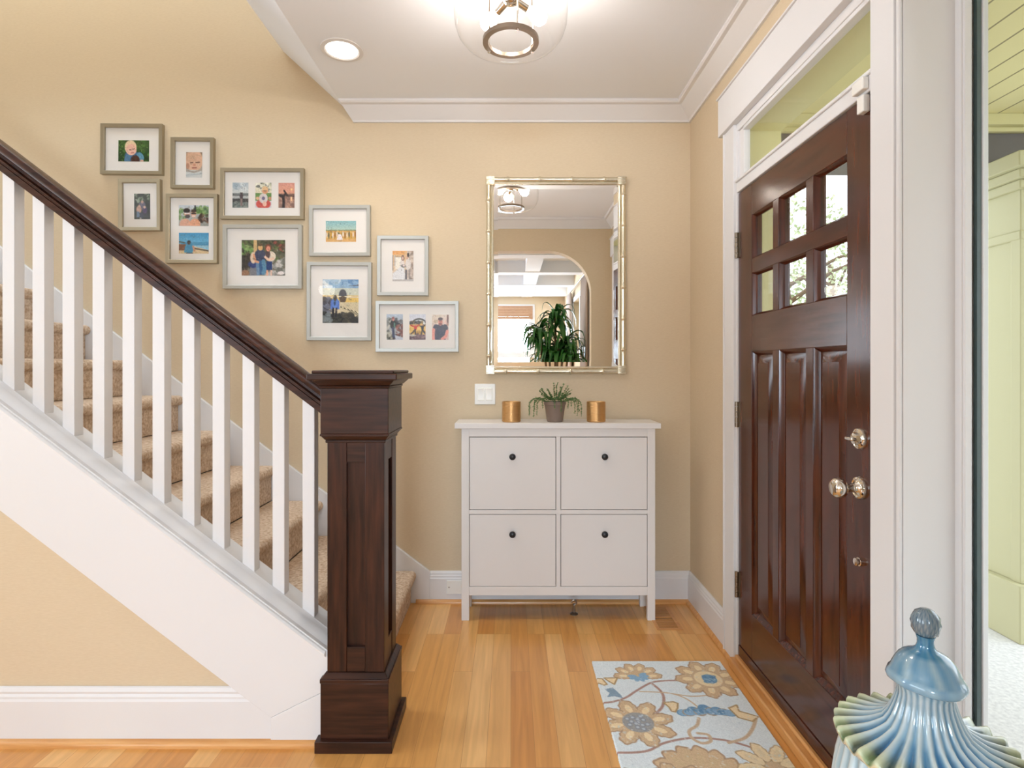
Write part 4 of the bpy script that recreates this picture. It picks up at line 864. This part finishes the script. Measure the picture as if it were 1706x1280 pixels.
# ------------------------------------------------------------------ porch and garden
struct(MB().box(X2, 3.2, -2.2, 3.35, -.25, -.1).build('porch_floor', M['concrete']))
struct(MB().box(X2, 3.2, -2.2, 3.05, 2.66, 2.76).build('porch_ceiling', M['boards']))
m = MB().box(1.45, 3.2, 3.0, 3.2, 2.42, 2.66)
struct(m.build('porch_beam', M['gray']))
m = MB().box(X2, 3.2, 2.94, 3.0, 2.60, 2.66); m.box(X2, 3.2, 2.97, 3.0, 2.575, 2.60)
struct(m.build('porch_trim', M['cream'], bevel=.004))
pc = thing('porch_column', 'boxed cream porch column with stepped cap outside the sidelight', 'column', (2.85, 3.1, -.1))
MB().box(2.6, 3.1, 2.85, 3.35, -.1, .2).build('plinth', M['creamg'], pc, bevel=.006)
MB().box(2.64, 3.06, 2.89, 3.31, .2, 2.26).build('shaft', M['creamg'], pc, bevel=.004)
m = MB()
for x0, x1 in ((2.632, 2.69), (3.01, 3.068)):
    for y0, y1 in ((2.882, 2.94), (3.26, 3.318)): m.box(x0, x1, y0, y1, .2, 2.0)
m.build('corner_board', M['creamg'], pc, bevel=.003)
m = MB().box(2.63, 3.07, 2.88, 3.32, 1.98, 2.03); m.box(2.62, 3.08, 2.87, 3.33, 2.24, 2.29); m.box(2.60, 3.10, 2.85, 3.35, 2.29, 2.34); m.box(2.57, 3.13, 2.82, 3.38, 2.34, 2.42)
m.build('cap', M['creamg'], pc, bevel=.006)
pi_ = thing('porch_pilaster', 'cream pilaster against the house at the end of the porch', 'pilaster', (1.38, 3.1, -.1))
MB().box(1.29, 1.45, 3.0, 3.18, -.1, 2.58).build('shaft', M['creamg'], pi_, bevel=.004)
MB().box(1.27, 1.47, 2.98, 3.20, -.1, .16).build('plinth', M['creamg'], pi_, bevel=.004)
struct(MB().box(X2, 40, -20, 40, -.6, -.25).build('ground', M['grass']))
rs = random.Random(2)
for i, (tx, ty, th, lab) in enumerate(((3.9, 7.8, 4.6, 'leafy garden tree seen through the middle panes of the door'), (6.4, 11.0, 5.6, 'leafy garden tree seen through the near panes of the door'))):
    t = thing('garden_tree', lab, 'tree', (tx, ty, -.25), 'trees in the front garden')
    MB().tube([(tx, ty, -.25), (tx+.05, ty, th*.3), (tx-.05, ty+.1, th*.6)], [.12, .09, .05], 10).build('trunk', M['bark'], t)
    m = MB()
    for k in range(7):
        a = rs.uniform(0, 6.28); z = th*rs.uniform(.3, .55); m.tube([(tx, ty, z), (tx+math.cos(a)*.6, ty+math.sin(a)*.6, z+.35), (tx+math.cos(a)*1.2, ty+math.sin(a)*1.2, z+.5)], [.035, .022, .01], 6)
    m.build('branches', M['bark'], t)
    m = MB()
    for k in range(2200):
        a = rs.uniform(0, 6.28); u = rs.uniform(-1, 1); rr = 1.5*rs.random()**.4; s_ = math.sqrt(1-u*u)
        p = Vector((tx+rr*s_*math.cos(a), ty+rr*s_*math.sin(a), th*.52+rr*u*.95))
        leafquad(m, p, Vector((rs.uniform(-1, 1), rs.uniform(-1, 1), rs.uniform(-1, 1))), Vector((rs.uniform(-1, 1), rs.uniform(-1, 1), 1)), rs.uniform(.05, .1), rs.uniform(.018, .034))
    m.build('foliage', M['tleaf'], t, smooth=False)
